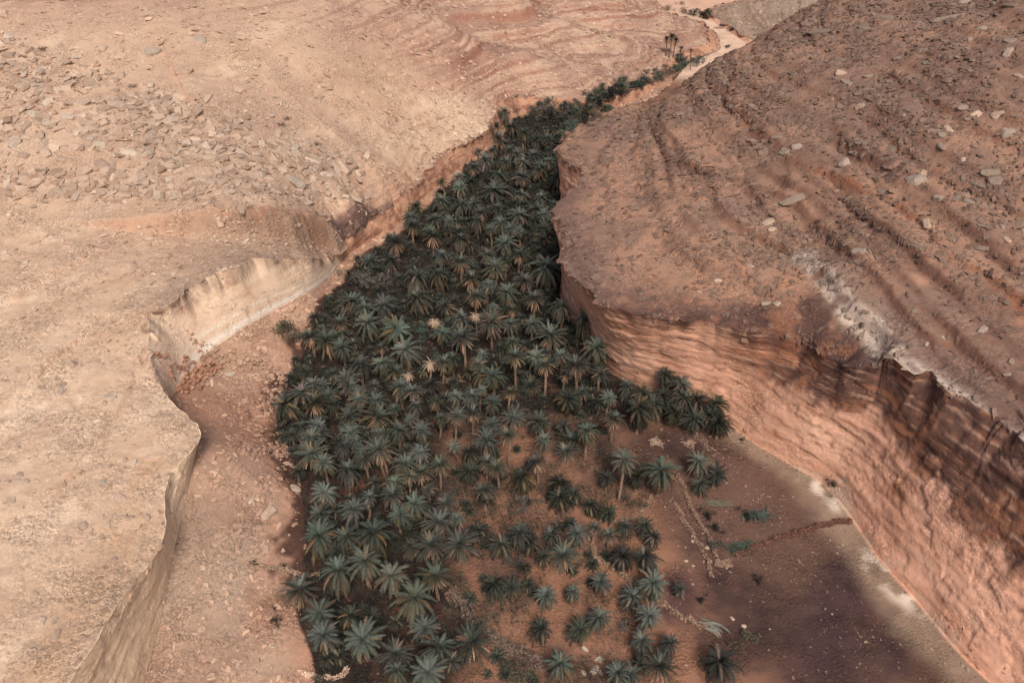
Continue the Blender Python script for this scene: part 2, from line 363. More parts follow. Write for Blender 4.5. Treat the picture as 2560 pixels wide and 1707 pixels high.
# walls: displaced sideways, layered
st = fbm(X * .16, Y * .16, Z * 1.3, 1.5, 4, 81, .6)
blk = fbm(X * .6, Y * .6, Z, 7.0, 4, 91, .55)
vert = fbm(X * 1.0, Y * 1.0, Z * .14, 2.2, 3, 95, .55)
aw = np.where(wr, 1.0, 0) + np.where(wl, .8, 0)
wd = aw * (st * .14 + blk * .45 + vert * .12 + fine * .10) * np.minimum(1, 5 * np.minimum(TT, 1 - TT) + .15)
def worley(p, seed):
    b = np.floor(p); best = np.full(len(p), 9.0); val = np.zeros(len(p))
    for i in (-1, 0, 1):
        for j in (-1, 0, 1):
            for k in (-1, 0, 1):
                c = b + (i, j, k); ci = c.astype(np.int64)
                f = [(_h(ci[:, 0], ci[:, 1], ci[:, 2], seed + q) + 1) * .5 for q in range(4)]
                d = (c[:, 0] + f[0] - p[:, 0])**2 + (c[:, 1] + f[1] - p[:, 1])**2 + (c[:, 2] + f[2] - p[:, 2])**2
                m = d < best; best = np.where(m, d, best); val = np.where(m, f[3], val)
    return val - .5
wm = wl | wr
pw_ = P[wm] + np.stack([st[wm], blk[wm], st[wm]], 1) * .8
wz = np.zeros_like(X)
wz[wm] = worley(pw_ / (5.0, 5.0, 2.6), 701) * .34 + worley(pw_ / (1.9, 1.9, .8), 711) * .13
smw = np.where(wl & (Y < 114), .6, np.where(wl & (Y < 200), .14, 1.0))
wd = (wd + np.where(wm, wz, 0) * np.minimum(1, 6 * np.minimum(TT, 1 - TT) + .2)) * smw
wd += np.where(wr, 1.0, .3) * .28 * np.round(3 * fbm(X * .05, Y * .05, Z * 1.0, 1.8, 2, 731)) / 3 * np.minimum(1, 6 * np.minimum(TT, 1 - TT) + .1)
hN = N.copy(); hN[..., 2] *= .3
P += hN * wd[..., None]
# alcove under the rim on both walls: face set back below the lip
prof = np.where(wr, np.sin(np.clip(TT, 0, 1) * np.pi) * 1.0, 0)
P[..., :2] -= hN[..., :2] * (prof * .9)[..., None]
N = normals(P)
up = N[..., 2]
if np.nanmean(up[:, NH // 2]) < 0: N = -N; up = -up
# ------------------------------------------------------------------ ground colours (albedo)
def C(*c): return np.array(c, float)
def lerp(a, b, m): return a + (b - a) * np.clip(m, 0, 1)[..., None]
X, Y, Z = P[..., 0], P[..., 1], P[..., 2]
n1 = fbm(X, Y, Z, 45, 4, 101); n2 = fbm(X, Y, Z, 9, 4, 107); n3 = fbm(X, Y, Z, 2.2, 3, 113)
PXc, PYc, _ = proj(P)
XD, YD = X / S, Y / S
left_c = lerp(np.broadcast_to(C(.53, .375, .265), P.shape), C(.41, .29, .21), sstep(-.1, .5, n1 + .5 * n2))
left_c = lerp(left_c, C(.64, .47, .34), sstep(.0, .6, n2 - .3 * n1) * .6)
right_c = lerp(np.broadcast_to(C(.40, .235, .165), P.shape), C(.285, .18, .14), sstep(-.15, .35, n1 * .8 + .7 * n2))
right_c = lerp(right_c, C(.46, .24, .15), sstep(.1, .6, -n1 + .5 * n3))
strk = fbm((X * .8 - Y * .6) / 1.0, (X * .6 + Y * .8) * .22, Z * 0, 6, 4, 119)
left_c = lerp(left_c, C(.46, .30, .205), sstep(.12, .5, strk + .3 * n3) * .6)
left_c = lerp(left_c, C(.72, .56, .42), sstep(.15, .5, -strk + .4 * n3) * .4)
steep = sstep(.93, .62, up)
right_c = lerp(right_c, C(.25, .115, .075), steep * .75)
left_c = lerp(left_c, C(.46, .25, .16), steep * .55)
left_c = lerp(left_c, C(.47, .30, .19), (np.exp(-((edge_d - 5) / 5)**2) * (Y < 96) * sstep(-.3, .2, n2 + n3 * .5) * .7))
# far hills: greyer, browner strata
farc = lerp(np.broadcast_to(C(.50, .34, .245), P.shape), C(.37, .24, .18), sstep(-.2, .5, n2 + .6 * n3))
farc = lerp(farc, C(.25, .13, .095), sstep(.1, .7, bedc) * .6)
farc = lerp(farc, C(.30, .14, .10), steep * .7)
right_c = lerp(right_c, C(.22, .12, .09), sstep(.35, .9, bedc) * .35)
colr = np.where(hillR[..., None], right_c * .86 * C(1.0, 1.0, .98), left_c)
colr = lerp(colr, C(.155, .088, .066), np.where(hillR, ris, 0) * sstep(-.35, .25, n3 + n2) * .6) if False else colr
colr = lerp(colr, farc, np.where(hillL, sstep(285, 320, Y - .3 * X), 0))
colr = lerp(colr, lerp(np.broadcast_to(C(.38, .285, .215), P.shape), C(.29, .205, .155), sstep(.1, .9, bedc + .8 * n3)), np.where(hillR, sstep(380, 410, Y), 0) * .85)
colr = lerp(colr, C(.16, .088, .064), np.where(hillR, ris, ris * .6) * sstep(-.4, .2, n3 + n2) * .62)  # ledge shadows painted as dark lines along the bed risers
# rubble field soil on the left (browner)
tal = np.where(hillL, sstep(135, 165, Y) * sstep(-38, -62, X + .0 * Y) , 0) * sstep(330, 240, Y + .0 * X)
tal = tal * sstep(-.5, .3, n2 + .35) 
colr = lerp(colr, C(.43, .285, .205), tal * .55)
# floor
fl = lerp(np.broadcast_to(C(.29, .15, .096), P.shape), C(.16, .09, .066), sstep(-.2, .5, n2 + .4 * n3))
soil = sstep(-3, 4, XD - 17.5 + (YD - 36) * .35 + 2.5 * n2) * sstep(66, 58, YD + 3 * n2) 
fl = lerp(fl, lerp(np.broadcast_to(C(.092, .053, .044), P.shape), C(.052, .031, .029), sstep(-.1, .4, n2 + n3 * .5)), soil * .9)
fieldp = sstep(2, -3, np.hypot((XD - 24.5) / 1.0, (YD - 49) / .9) - 9 + 2 * n2)
fl = lerp(fl, C(.15, .088, .065), fieldp * .8)
# darker soil blots in the lower field
for px, py, r in ((2060, 1620, 3.4), (2110, 1480, 2.6), (2130, 1400, 2.2), (2230, 1620, 1.3), (2045, 1280, 1.5), (1700, 1500, 2.0)):
    q = un(px, py, 0); fl = lerp(fl, C(.062, .036, .038), sstep(1.5, .1, np.hypot(XD - q[0], (YD - q[1]) * .75) / r + .9 * n2 + .5 * n3) * .85)
under = sstep(6, -4, XD - (8 + (YD - 50) * .0)) * sstep(30, 36, YD) * sstep(150, 120, YD)
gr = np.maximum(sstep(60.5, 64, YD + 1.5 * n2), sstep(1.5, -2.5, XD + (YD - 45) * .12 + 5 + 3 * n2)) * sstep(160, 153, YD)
fl = lerp(fl, C(.034, .021, .02), gr * (.9 + .3 * n3))  # shade under the palm canopy painted into the floor colour
fl = lerp(fl, C(.26, .11, .065), gr * sstep(.3, .5, n2 + .3 * n3) * sstep(80, 60, YD) * .8)
_ft = sstep(.91, .975, np.where(ZN == 3, TT, 0) + .03 * n2 + .012 * n3) * sstep(68, 62, YD)
fl = lerp(fl, C(.30, .215, .155), _ft * .85)
fl = lerp(fl, C(.66, .56, .46), sstep(.955, .985, np.where(ZN == 3, TT, 0) + .02 * n3) * sstep(66, 60, YD) * np.clip(sstep(3.0, 1, np.abs(YD - 52 + n2)) + sstep(4, 1.5, np.abs(YD - 42 + 2 * n2)), 0, 1) * sstep(-.3, .15, n3))
sand = sstep(175, 182, YD)
fl = lerp(fl, C(.66, .46, .34), sand)
fl = lerp(fl, C(.62, .40, .29), sstep(232, 250, YD))
# talus apron left
ta = lerp(np.broadcast_to(C(.43, .275, .195), P.shape), C(.31, .19, .135), sstep(-.3, .4, n2 + .5 * n3))
ta = lerp(ta, C(.37, .29, .22), sstep(-.2, .3, n1 + .2) * sstep(52, 40, YD) * .7)
ta = lerp(ta, C(.33, .165, .105), sstep(50, 58, YD) * sstep(66, 60, YD) * .55)
ta = lerp(ta, C(.44, .22, .14), sstep(.5, .9, TT + .4 * n2) * .5)
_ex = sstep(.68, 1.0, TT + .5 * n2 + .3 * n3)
ta = lerp(ta, C(.085, .045, .034), _ex * sstep(36, 42, YD))  # painted grove shade carried on over the foot of the talus
ta = lerp(ta, C(.40, .235, .155), sstep(86, 96, YD) * .6 * (1 - _ex))
# walls
wallR_c = lerp(np.broadcast_to(C(.60, .335, .23), P.shape), C(.49, .25, .165), sstep(.0, .6, n2 + .5 * st))
wallR_c = lerp(wallR_c, C(.64, .385, .275), sstep(.1, .6, -n2 + .3 * n1))
zrel = np.where(wr, TT, 0)
wallR_c = wallR_c * (1 + .34 * sstep(60, 44, YD))[..., None]  # near stretch painted brighter to make up for the weak light there
drip = vnoise(X * .35, Y * .35, Z * .03, 140) + .5 * vnoise(X * 1.3, Y * 1.3, Z * .08, 141)
stain_near = sstep(66, 56, YD) * sstep(25, 36, YD + 0 * XD)
lipst = sstep(.86, .97, zrel + .055 * drip + .03 * n3)
wallR_c = lerp(wallR_c, C(.135, .07, .06), lipst * .8)
stn = sstep(.50, .66, zrel + .12 * drip + .25 * n1 + .35 * n2 + .12 * n3)
wallR_c = lerp(wallR_c, lerp(np.broadcast_to(C(.085, .045, .038), P.shape), C(.24, .105, .06), sstep(.1, .45, n3 + .6 * n2)), stn * sstep(65, 60, YD) * .93)
wallR_c = lerp(wallR_c, C(.60, .45, .34), sstep(.15, .03, zrel + .14 * n2 + .12 * n3) * np.clip(sstep(.15, .5, n2 + n3 * .9) + .8 * sstep(2.5, 1, np.abs(YD - 51 + n2)), 0, 1))
wallL_c = lerp(np.broadcast_to(C(.80, .60, .44), P.shape), C(.70, .48, .34), sstep(.0, .5, n2 + .4 * st))
tl = np.where(wl, 1 - TT, 0)
dripf = vnoise(X * 1.1, Y * 1.1, Z * .05, 150) + .7 * vnoise(X * 2.9, Y * 2.9, Z * .1, 151)
ddrip = sstep(.68, .98, tl + .16 * dripf + .12 * n3 + .15 * n2)
wallL_c = lerp(wallL_c, C(.27, .18, .13), ddrip * sstep(64, 68, YD) * .6)
wallL_c = lerp(wallL_c, C(.90, .82, .72), np.exp(-((tl - .11 - .03 * n2) / .055)**2) * sstep(62, 66, YD) * .9)
wallL_c = lerp(wallL_c, C(.85, .74, .60), np.exp(-((tl - .29 - .03 * n2) / .028)**2) * sstep(64, 70, YD) * .85)
wallL_c = lerp(wallL_c, C(.90, .68, .47), sstep(56, 46, YD) * .9)  # pale near face, its colour warmed and brightened to offset shading
wallL_c = lerp(wallL_c, lerp(np.broadcast_to(C(.48, .27, .175), P.shape), C(.26, .13, .09), sstep(-.1, .4, n3 + .4 * n2)), sstep(92, 99, YD))
crk = sstep(.07, .02, np.abs(fbm(X, Y, Z, 3.2, 3, 301))) * sstep(.05, .4, fbm(X, Y, Z, 8, 2, 305))
crl = sstep(.05, .0, np.abs(fbm(X * .25, Y * .25, Z * 1.2, 1.6, 3, 311))) * sstep(.0, .3, fbm(X, Y, Z, 10, 2, 315))
fl1 = fbm(X * .2, Y * .2, (Z + .12 * Y) * 2.0, 1.1, 4, 321)
wallR_c = lerp(wallR_c, C(.36, .17, .105), sstep(.12, .5, fl1) * .65)
wallR_c = lerp(wallR_c, C(.68, .43, .31), sstep(.12, .5, -fl1) * .5)
wallR_c = lerp(wallR_c, C(.24, .10, .065), np.maximum(crk, crl) * .7)
wallL_c = lerp(wallL_c, C(.36, .19, .12), np.maximum(crk, crl) * .5)
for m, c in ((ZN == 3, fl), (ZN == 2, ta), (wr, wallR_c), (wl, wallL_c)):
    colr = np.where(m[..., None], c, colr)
lipL = np.where(hillL, sstep(13, 2, edge_d + 5 * n2 + 2 * n3), 0) * sstep(66, 71, YD) * sstep(100, 94, YD)
colr = lerp(colr, C(.34, .24, .175), lipL * .8)
# dark varnished lip above the right wall, pale limestone shelf, orange bed
dW, sW, tW = pdist(XD, YD, WHITE)
dE = edge_d / S
belt = np.where(hillR & (YD < 74), 1.0, 0) * np.where(sW < 0, 1, 0) * 1.0
lipm = np.where(hillR, sstep(5.5, 0.5, dE + 1.6 * n2 + .8 * n3), 0) * sstep(100, 92, YD)
colr = lerp(colr, C(.13, .08, .07), lipm * .75)
dark = sstep(11, 6, dE + 2.5 * n2) * sstep(73, 64, YD + 2 * n2) * np.where(hillR & (YD < 78), sstep(1.15, .55, (dE / (dE + dW + .01)) + .45 * n2 + .3 * n3), 0) * np.where(sW < 0, 1, .0)
colr = lerp(colr, lerp(np.broadcast_to(C(.095, .052, .045), P.shape), C(.21, .095, .06), sstep(.0, .5, n3 + n2)), dark * .9)
shelf = np.where(hillR, np.exp(-((dW - 1.3 * (sW > 0)) / 1.15)**2), 0) * np.where(sW > 0, 1, .35) * sstep(0, .07, tW)
colr = lerp(colr, C(.24, .165, .13), shelf * .7)
colr = lerp(colr, C(.60, .49, .40), np.where(hillR, np.exp(-((dW - .35 + .3 * n3) / .5)**2), 0) * sstep(-.6, .1, n3 + n2) * .85)
colr = lerp(colr, C(.42, .34, .28), np.where(hillR, sstep(2.0, .4, np.hypot(XD - WHITE[0][0], YD - WHITE[0][1]) + .8 * n3), 0) * .7)
dO, sO, tO = pdist(XD, YD, ORANGE)
colr = lerp(colr, C(.33, .135, .07), np.where(hillR, np.exp(-((dO + .9 * n2 + .4 * n3) / .5)**2), 0) * sstep(-.3, .35, n3 + .5 * n1) * .7)
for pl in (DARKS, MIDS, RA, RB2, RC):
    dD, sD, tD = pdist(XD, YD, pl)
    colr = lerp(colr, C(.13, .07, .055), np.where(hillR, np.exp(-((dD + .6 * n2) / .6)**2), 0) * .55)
# upper tier on the left
dU, sU, tU = pdist(XD, YD, UP)
mU = np.where(hillL, np.exp(-((dU * np.where(sU > 0, 1.3, .62) + .5 * n2) / 1.7)**2), 0)
colr = lerp(colr, lerp(np.broadcast_to(C(.42, .245, .155), P.shape), C(.30, .165, .11), sstep(-.2, .4, n3 + .6 * n2 + .4 * drip)), mU * .95 * sstep(.27, .5, tU + .1 * n2))
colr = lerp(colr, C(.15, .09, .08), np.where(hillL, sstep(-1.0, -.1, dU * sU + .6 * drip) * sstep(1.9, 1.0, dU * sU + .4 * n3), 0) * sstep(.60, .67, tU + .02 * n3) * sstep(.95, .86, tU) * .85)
# grey shelf between the two tiers
colr = lerp(colr, C(.35, .245, .18), np.where(hillL, sstep(9, 3, dU + 2 * n2), 0) * (sU < 0) * sstep(.2, .4, tU) * .6)
colr = colr * (1 + .10 * n3 + .06 * fbm(X, Y, Z, .8, 2, 130))[..., None]
colr = np.clip(colr, .01, .9)

def set_col(me, c, name="Col"):
    a = me.color_attributes.new(name, 'FLOAT_COLOR', 'POINT')
    b = np.ones((len(me.vertices), 4), np.float32); b[:, :3] = c
    a.data.foreach_set("color", b.ravel())
def np_mesh(name, verts, loops, sizes, mats=None, mi=None, smooth=True):
    me = bpy.data.meshes.new(name)
    verts = np.asarray(verts, np.float32); loops = np.asarray(loops, np.int32).ravel(); sizes = np.asarray(sizes, np.int32)
    me.vertices.add(len(verts)); me.vertices.foreach_set("co", verts.ravel())
    me.loops.add(len(loops)); me.loops.foreach_set("vertex_index", loops)
    me.polygons.add(len(sizes))
    st_ = np.zeros(len(sizes), np.int32); st_[1:] = np.cumsum(sizes)[:-1]
    me.polygons.foreach_set("loop_start", st_)
    me.polygons.foreach_set("loop_total", sizes)
    if mi is not None: me.polygons.foreach_set("material_index", np.asarray(mi, np.int32))
    me.polygons.foreach_set("use_smooth", np.full(len(sizes), smooth, bool))
    for m in (mats or []): me.materials.append(m)
    me.update(calc_edges=True)
    me.validate()
    return me

# ------------------------------------------------------------------ materials
def mat(name):
    m = bpy.data.materials.new(name); m.use_nodes = True
    nt = m.node_tree; b = nt.nodes["Principled BSDF"]
    b.inputs["Specular IOR Level"].default_value = 0.15
    b.inputs["Roughness"].default_value = 0.95
    return m, nt, b
def nd(nt, t, **k):
    n = nt.nodes.new(t)
    for a, v in k.items():
        if a in n.inputs: n.inputs[a].default_value = v
        else: setattr(n, a, v)
    return n
def ground_mat(name, grain=1.0, bump=.5, crack=.0):
    m, nt, b = mat(name); L = nt.links.new
    at = nd(nt, "ShaderNodeAttribute", attribute_name="Col")
    tc = nd(nt, "ShaderNodeNewGeometry")
    nz = nd(nt, "ShaderNodeTexNoise", Scale=1.6 * grain, Detail=9.0, Roughness=.72)
    L(tc.outputs["Position"], nz.inputs["Vector"])
    vo = nd(nt, "ShaderNodeTexVoronoi", Scale=1.15 * grain, Randomness=1.0)
    mp = nd(nt, "ShaderNodeMapping"); mp.inputs["Scale"].default_value = (1, 1, 1.9)
    wn_ = nd(nt, "ShaderNodeTexNoise", Scale=.9, Detail=3.0)
    L(tc.outputs["Position"], wn_.inputs["Vector"])
    ad = nd(nt, "ShaderNodeVectorMath", operation='ADD')
    L(tc.outputs["Position"], ad.inputs[0]); L(wn_.outputs["Color"], ad.inputs[1])
    L(ad.outputs[0], mp.inputs["Vector"]); L(mp.outputs[0], vo.inputs["Vector"])
    vo2 = nd(nt, "ShaderNodeTexVoronoi", Scale=3.1 * grain, Randomness=1.0)
    L(mp.outputs[0], vo2.inputs["Vector"])
    r1 = nd(nt, "ShaderNodeMapRange"); r1.inputs[1].default_value = .3; r1.inputs[2].default_value = .72; r1.inputs[3].default_value = .76; r1.inputs[4].default_value = 1.2
    L(nz.outputs[0], r1.inputs[0])
    sp = nd(nt, "ShaderNodeSeparateColor"); L(vo2.outputs["Color"], sp.inputs[0])
    r2 = nd(nt, "ShaderNodeMapRange"); r2.inputs[3].default_value = .86 - .12 * crack; r2.inputs[4].default_value = 1.16 + .12 * crack
    L(sp.outputs[0], r2.inputs[0])
    mu = nd(nt, "ShaderNodeMath", operation='MULTIPLY'); L(r1.outputs[0], mu.inputs[0]); L(r2.outputs[0], mu.inputs[1])
    pn = nd(nt, "ShaderNodeTexNoise", Scale=.11, Detail=5.0, Roughness=.6); L(tc.outputs["Position"], pn.inputs["Vector"])
    pr = nd(nt, "ShaderNodeMapRange"); pr.inputs[1].default_value = .40; pr.inputs[2].default_value = .60; pr.inputs[3].default_value = .25; pr.inputs[4].default_value = 1.25
    L(pn.outputs[0], pr.inputs[0])
    m1 = nd(nt, "ShaderNodeMath", operation='SUBTRACT'); L(mu.outputs[0], m1.inputs[0]); m1.inputs[1].default_value = 1.0
    m2 = nd(nt, "ShaderNodeMath", operation='MULTIPLY_ADD'); L(m1.outputs[0], m2.inputs[0]); L(pr.outputs[0], m2.inputs[1]); m2.inputs[2].default_value = 1.0
    vm = nd(nt, "ShaderNodeVectorMath", operation='SCALE'); L(at.outputs["Color"], vm.inputs[0]); L(m2.outputs[0], vm.inputs["Scale"])
    L(vm.outputs[0], b.inputs["Base Color"])
    bp = nd(nt, "ShaderNodeBump", Strength=bump, Distance=.35)
    bs = nd(nt, "ShaderNodeMath", operation='MULTIPLY'); L(pr.outputs[0], bs.inputs[0]); bs.inputs[1].default_value = bump; L(bs.outputs[0], bp.inputs["Strength"])
    s1 = nd(nt, "ShaderNodeMath", operation='MULTIPLY_ADD'); L(vo.outputs["Distance"], s1.inputs[0]); s1.inputs[1].default_value = -.8; L(nz.outputs[0], s1.inputs[2])
    s2 = nd(nt, "ShaderNodeMath", operation='MULTIPLY_ADD'); L(vo2.outputs["Distance"], s2.inputs[0]); s2.inputs[1].default_value = -.35; L(s1.outputs[0], s2.inputs[2])
    L(s2.outputs[0], bp.inputs["Height"]); L(bp.outputs[0], b.inputs["Normal"])
    return m
M_hill = ground_mat("stony_hillside", 1.0, .65, 1.0)
M_wall = ground_mat("sandstone_face", 1.1, .38)
M_floor = ground_mat("wadi_soil", 1.5, .8)

# ------------------------------------------------------------------ terrain objects
def grid_obj(name, c0, c1, m, mask_rows=None):
    sub = P[:, c0:c1 + 1]; r, c = sub.shape[:2]
    idx = np.arange(r * c).reshape(r, c)
    q = np.stack([idx[:-1, :-1], idx[:-1, 1:], idx[1:, 1:], idx[1:, :-1]], -1).reshape(-1, 4)
    me = np_mesh(name, sub.reshape(-1, 3), q, np.full(len(q), 4), [m])
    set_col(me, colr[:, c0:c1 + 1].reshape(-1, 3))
    o = bpy.data.objects.new(name, me); COL.objects.link(o); o["kind"] = "structure"
    return o
b0 = NH; b1 = b0 + NWL; b2 = b1 + NT; b3 = b2 + NF; b4 = b3 + NWR
T_OBJS = [grid_obj("hillside_left", 0, b0, M_hill), grid_obj("cliff_face_left", b0, b1, M_wall), grid_obj("talus_slope", b1, b2, M_hill),
          grid_obj("wadi_floor", b2, b3, M_floor), grid_obj("cliff_face_right", b3, b4, M_wall), grid_obj("hillside_right", b4, NC - 1, M_hill)]
bpy.context.view_layer.update()
def cast(o_, d_):
    best = None
    for ob in T_OBJS:
        ok, loc, nor, _ = ob.ray_cast(o_, d_)
        if ok:
            k = (loc - o_).length
            if best is None or k < best[0]: best = (k, loc.copy(), nor.copy())
    return best
CAMP = Vector(cam.location)
def hit(px, py):
    r = cast(CAMP, ray(px, py))
    return (r[1], r[2] if r[2].z > 0 else -r[2]) if r else None
def ground(x, y):
    r = cast(Vector((x, y, 300)), Vector((0, 0, -1)))
    return r[1].z if r else 0.0
#STAGE2
# ------------------------------------------------------------------ object helpers
def tag(o, label=None, cat=None, group=None, kind=None):
    for k, v in (("label", label), ("category", cat), ("group", group), ("kind", kind)):
        if v: o[k] = v
def add(name, me, parent=None, loc=(0, 0, 0), rot=(0, 0, 0), sc=(1, 1, 1)):
    o = bpy.data.objects.new(name, me); COL.objects.link(o)
    o.parent = parent; o.location = loc; o.rotation_euler = rot; o.scale = sc
    return o
def vc_mat(name, var=.25, nscale=3.0, bump=.0, rough=.9, hv=0.0):
    m, nt, b = mat(name); L = nt.links.new
    b.inputs["Roughness"].default_value = rough
    at = nd(nt, "ShaderNodeAttribute", attribute_name="Col")
    oi = nd(nt, "ShaderNodeObjectInfo")
    tc = nd(nt, "ShaderNodeNewGeometry")
    nz = nd(nt, "ShaderNodeTexNoise", Scale=nscale, Detail=6.0, Roughness=.65)
    L(tc.outputs["Position"], nz.inputs["Vector"])
    r = nd(nt, "ShaderNodeMapRange"); r.inputs[1].default_value = .3; r.inputs[2].default_value = .7
    r.inputs[3].default_value = 1 - var; r.inputs[4].default_value = 1 + var
    L(nz.outputs[0], r.inputs[0])
    hs = nd(nt, "ShaderNodeHueSaturation")
    mr = nd(nt, "ShaderNodeMapRange"); mr.inputs[3].default_value = .8 - hv; mr.inputs[4].default_value = 1.2 + hv; L(oi.outputs["Random"], mr.inputs[0])
    if hv:
        f1 = nd(nt, "ShaderNodeMath", operation='MULTIPLY'); L(oi.outputs["Random"], f1.inputs[0]); f1.inputs[1].default_value = 7.31
        f2 = nd(nt, "ShaderNodeMath", operation='FRACT'); L(f1.outputs[0], f2.inputs[0])
        f3 = nd(nt, "ShaderNodeMapRange"); f3.inputs[3].default_value = .468; f3.inputs[4].default_value = .508; L(f2.outputs[0], f3.inputs[0]); L(f3.outputs[0], hs.inputs["Hue"])
        f4 = nd(nt, "ShaderNodeMath", operation='MULTIPLY'); L(oi.outputs["Random"], f4.inputs[0]); f4.inputs[1].default_value = 3.77
        f5 = nd(nt, "ShaderNodeMath", operation='FRACT'); L(f4.outputs[0], f5.inputs[0])
        f6 = nd(nt, "ShaderNodeMapRange"); f6.inputs[3].default_value = .6; f6.inputs[4].default_value = 1.2; L(f5.outputs[0], f6.inputs[0]); L(f6.outputs[0], hs.inputs["Saturation"])
    L(at.outputs["Color"], hs.inputs["Color"]); L(mr.outputs[0], hs.inputs["Value"])
    vm = nd(nt, "ShaderNodeVectorMath", operation='SCALE'); L(hs.outputs[0], vm.inputs[0]); L(r.outputs[0], vm.inputs["Scale"])
    L(vm.outputs[0], b.inputs["Base Color"])
    if bump:
        bp = nd(nt, "ShaderNodeBump", Strength=bump, Distance=.15); L(nz.outputs[0], bp.inputs["Height"]); L(bp.outputs[0], b.inputs["Normal"])
    return m
M_leaf = vc_mat("palm_foliage", .2, 1.2, rough=.7, hv=.10)
M_dead = vc_mat("dry_fronds", .25, 1.5)
M_bark = vc_mat("palm_bark", .3, 4.0, .5)
M_rock = vc_mat("weathered_stone", .16, 2.2, .55)
M_bush = vc_mat("scrub_foliage", .25, 1.6)

# ------------------------------------------------------------------ palm meshes
def frond(R, length, az, e0, droop, lw, n, col, tipcol, out, stiff=1.0):
    """one feather-shaped frond: arching midrib with leaflets both sides; appends (verts, faces, colours)"""
    vs, fs, cs = out; droop *= stiff
    az += R.uniform(-.22, .22); ca, sa = math.cos(az), math.sin(az)
    side = np.array([-sa, ca, 0]); K = 9
    pts = [np.zeros(3)]; dirs = []
    bend = R.uniform(-.35, .35)
    for k in range(K):
        s = (k + .5) / K; e = e0 - droop * s ** 1.25
        d = np.array([ca * math.cos(e), sa * math.cos(e), math.sin(e)]) + side * bend * s * .5
        d /= np.linalg.norm(d); dirs.append(d); pts.append(pts[-1] + d * length / K)
    dirs.append(dirs[-1])
    pts = np.array(pts)
    def at(s):
        f = s * K; i = min(int(f), K - 1); return pts[i] + (pts[i + 1] - pts[i]) * (f - i), dirs[i]
    b = len(vs)
    for k in range(K + 1):                                   # midrib
        w = .05 * (1 - .8 * k / K) + .006
        vs += [pts[k] - side * w, pts[k] + side * w]; cs += [col * .95 + np.array([.03, .025, .01])] * 2
        if k: fs.append((b + 2 * k - 2, b + 2 * k - 1, b + 2 * k + 1, b + 2 * k))
    for j in range(n):
        s = .12 + .88 * (j + .5) / n
        p, d = at(s)
        upv = np.cross(d, side); upv = upv if upv[2] > 0 else -upv
        l = 1.05 * lw * (math.sin(math.pi * min(1, (s * .92 + .12))) ** .6 + .12) * R.uniform(.85, 1.15)
        for sg in (-1, 1):
            dd = side * sg * .80 + d * (.55 + .35 * s) + upv * R.uniform(-.12, .30) ; dd /= np.linalg.norm(dd)
            tip = p + dd * l + np.array([0, 0, -.12 * l])
            w = d * (length / n * .5)
            i = len(vs); c = col + (tipcol - col) * R.uniform(.2, 1) * s
            vs += [p - w, p + w, tip]; cs += [c * .85, c * .85, c * 1.1]; fs.append((i, i + 1, i + 2))
def build(name, out, m):
    vs, fs, cs = out
    me = np_mesh(name, np.array(vs), [i for f in fs for i in f], [len(f) for f in fs], [m], smooth=False)
    set_col(me, np.clip(np.array(cs), .004, .9)); return me
A = np.array
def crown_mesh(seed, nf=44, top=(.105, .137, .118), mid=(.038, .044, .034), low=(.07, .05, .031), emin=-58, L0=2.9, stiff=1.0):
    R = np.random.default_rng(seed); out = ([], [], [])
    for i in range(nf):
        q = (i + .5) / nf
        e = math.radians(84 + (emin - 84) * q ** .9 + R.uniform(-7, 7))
        c = lerp(lerp(A(top), A(mid), np.array(q * 2.2)), A(low), np.array((q - .5) * 2))  # bluish young top; crown highlight and inner shade also put into colour
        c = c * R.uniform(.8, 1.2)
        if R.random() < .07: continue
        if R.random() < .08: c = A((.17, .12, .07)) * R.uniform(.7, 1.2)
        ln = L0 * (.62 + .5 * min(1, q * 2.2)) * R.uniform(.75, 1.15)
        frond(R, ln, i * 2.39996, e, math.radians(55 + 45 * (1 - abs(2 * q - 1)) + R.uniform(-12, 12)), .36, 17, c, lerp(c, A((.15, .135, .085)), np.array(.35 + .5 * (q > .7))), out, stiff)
    return build("crown", out, M_leaf)
def skirt_mesh(seed, nf=22, c0=(.30, .20, .135), ln=2.3, spread=1.0, e0=-20, e1=-82):
    R = np.random.default_rng(seed); out = ([], [], [])
    for i in range(nf):
        q = (i + .5) / nf
        e = math.radians(e0 + (e1 - e0) * q * spread + R.uniform(-9, 9))
        c = A(c0) * R.uniform(.65, 1.25)
        frond(R, ln * R.uniform(.75, 1.1), i * 2.39996 + .7, e, math.radians(R.uniform(25, 50)), .2, 10, c, c * 1.15, out)
    return build("dead_fronds", out, M_dead)

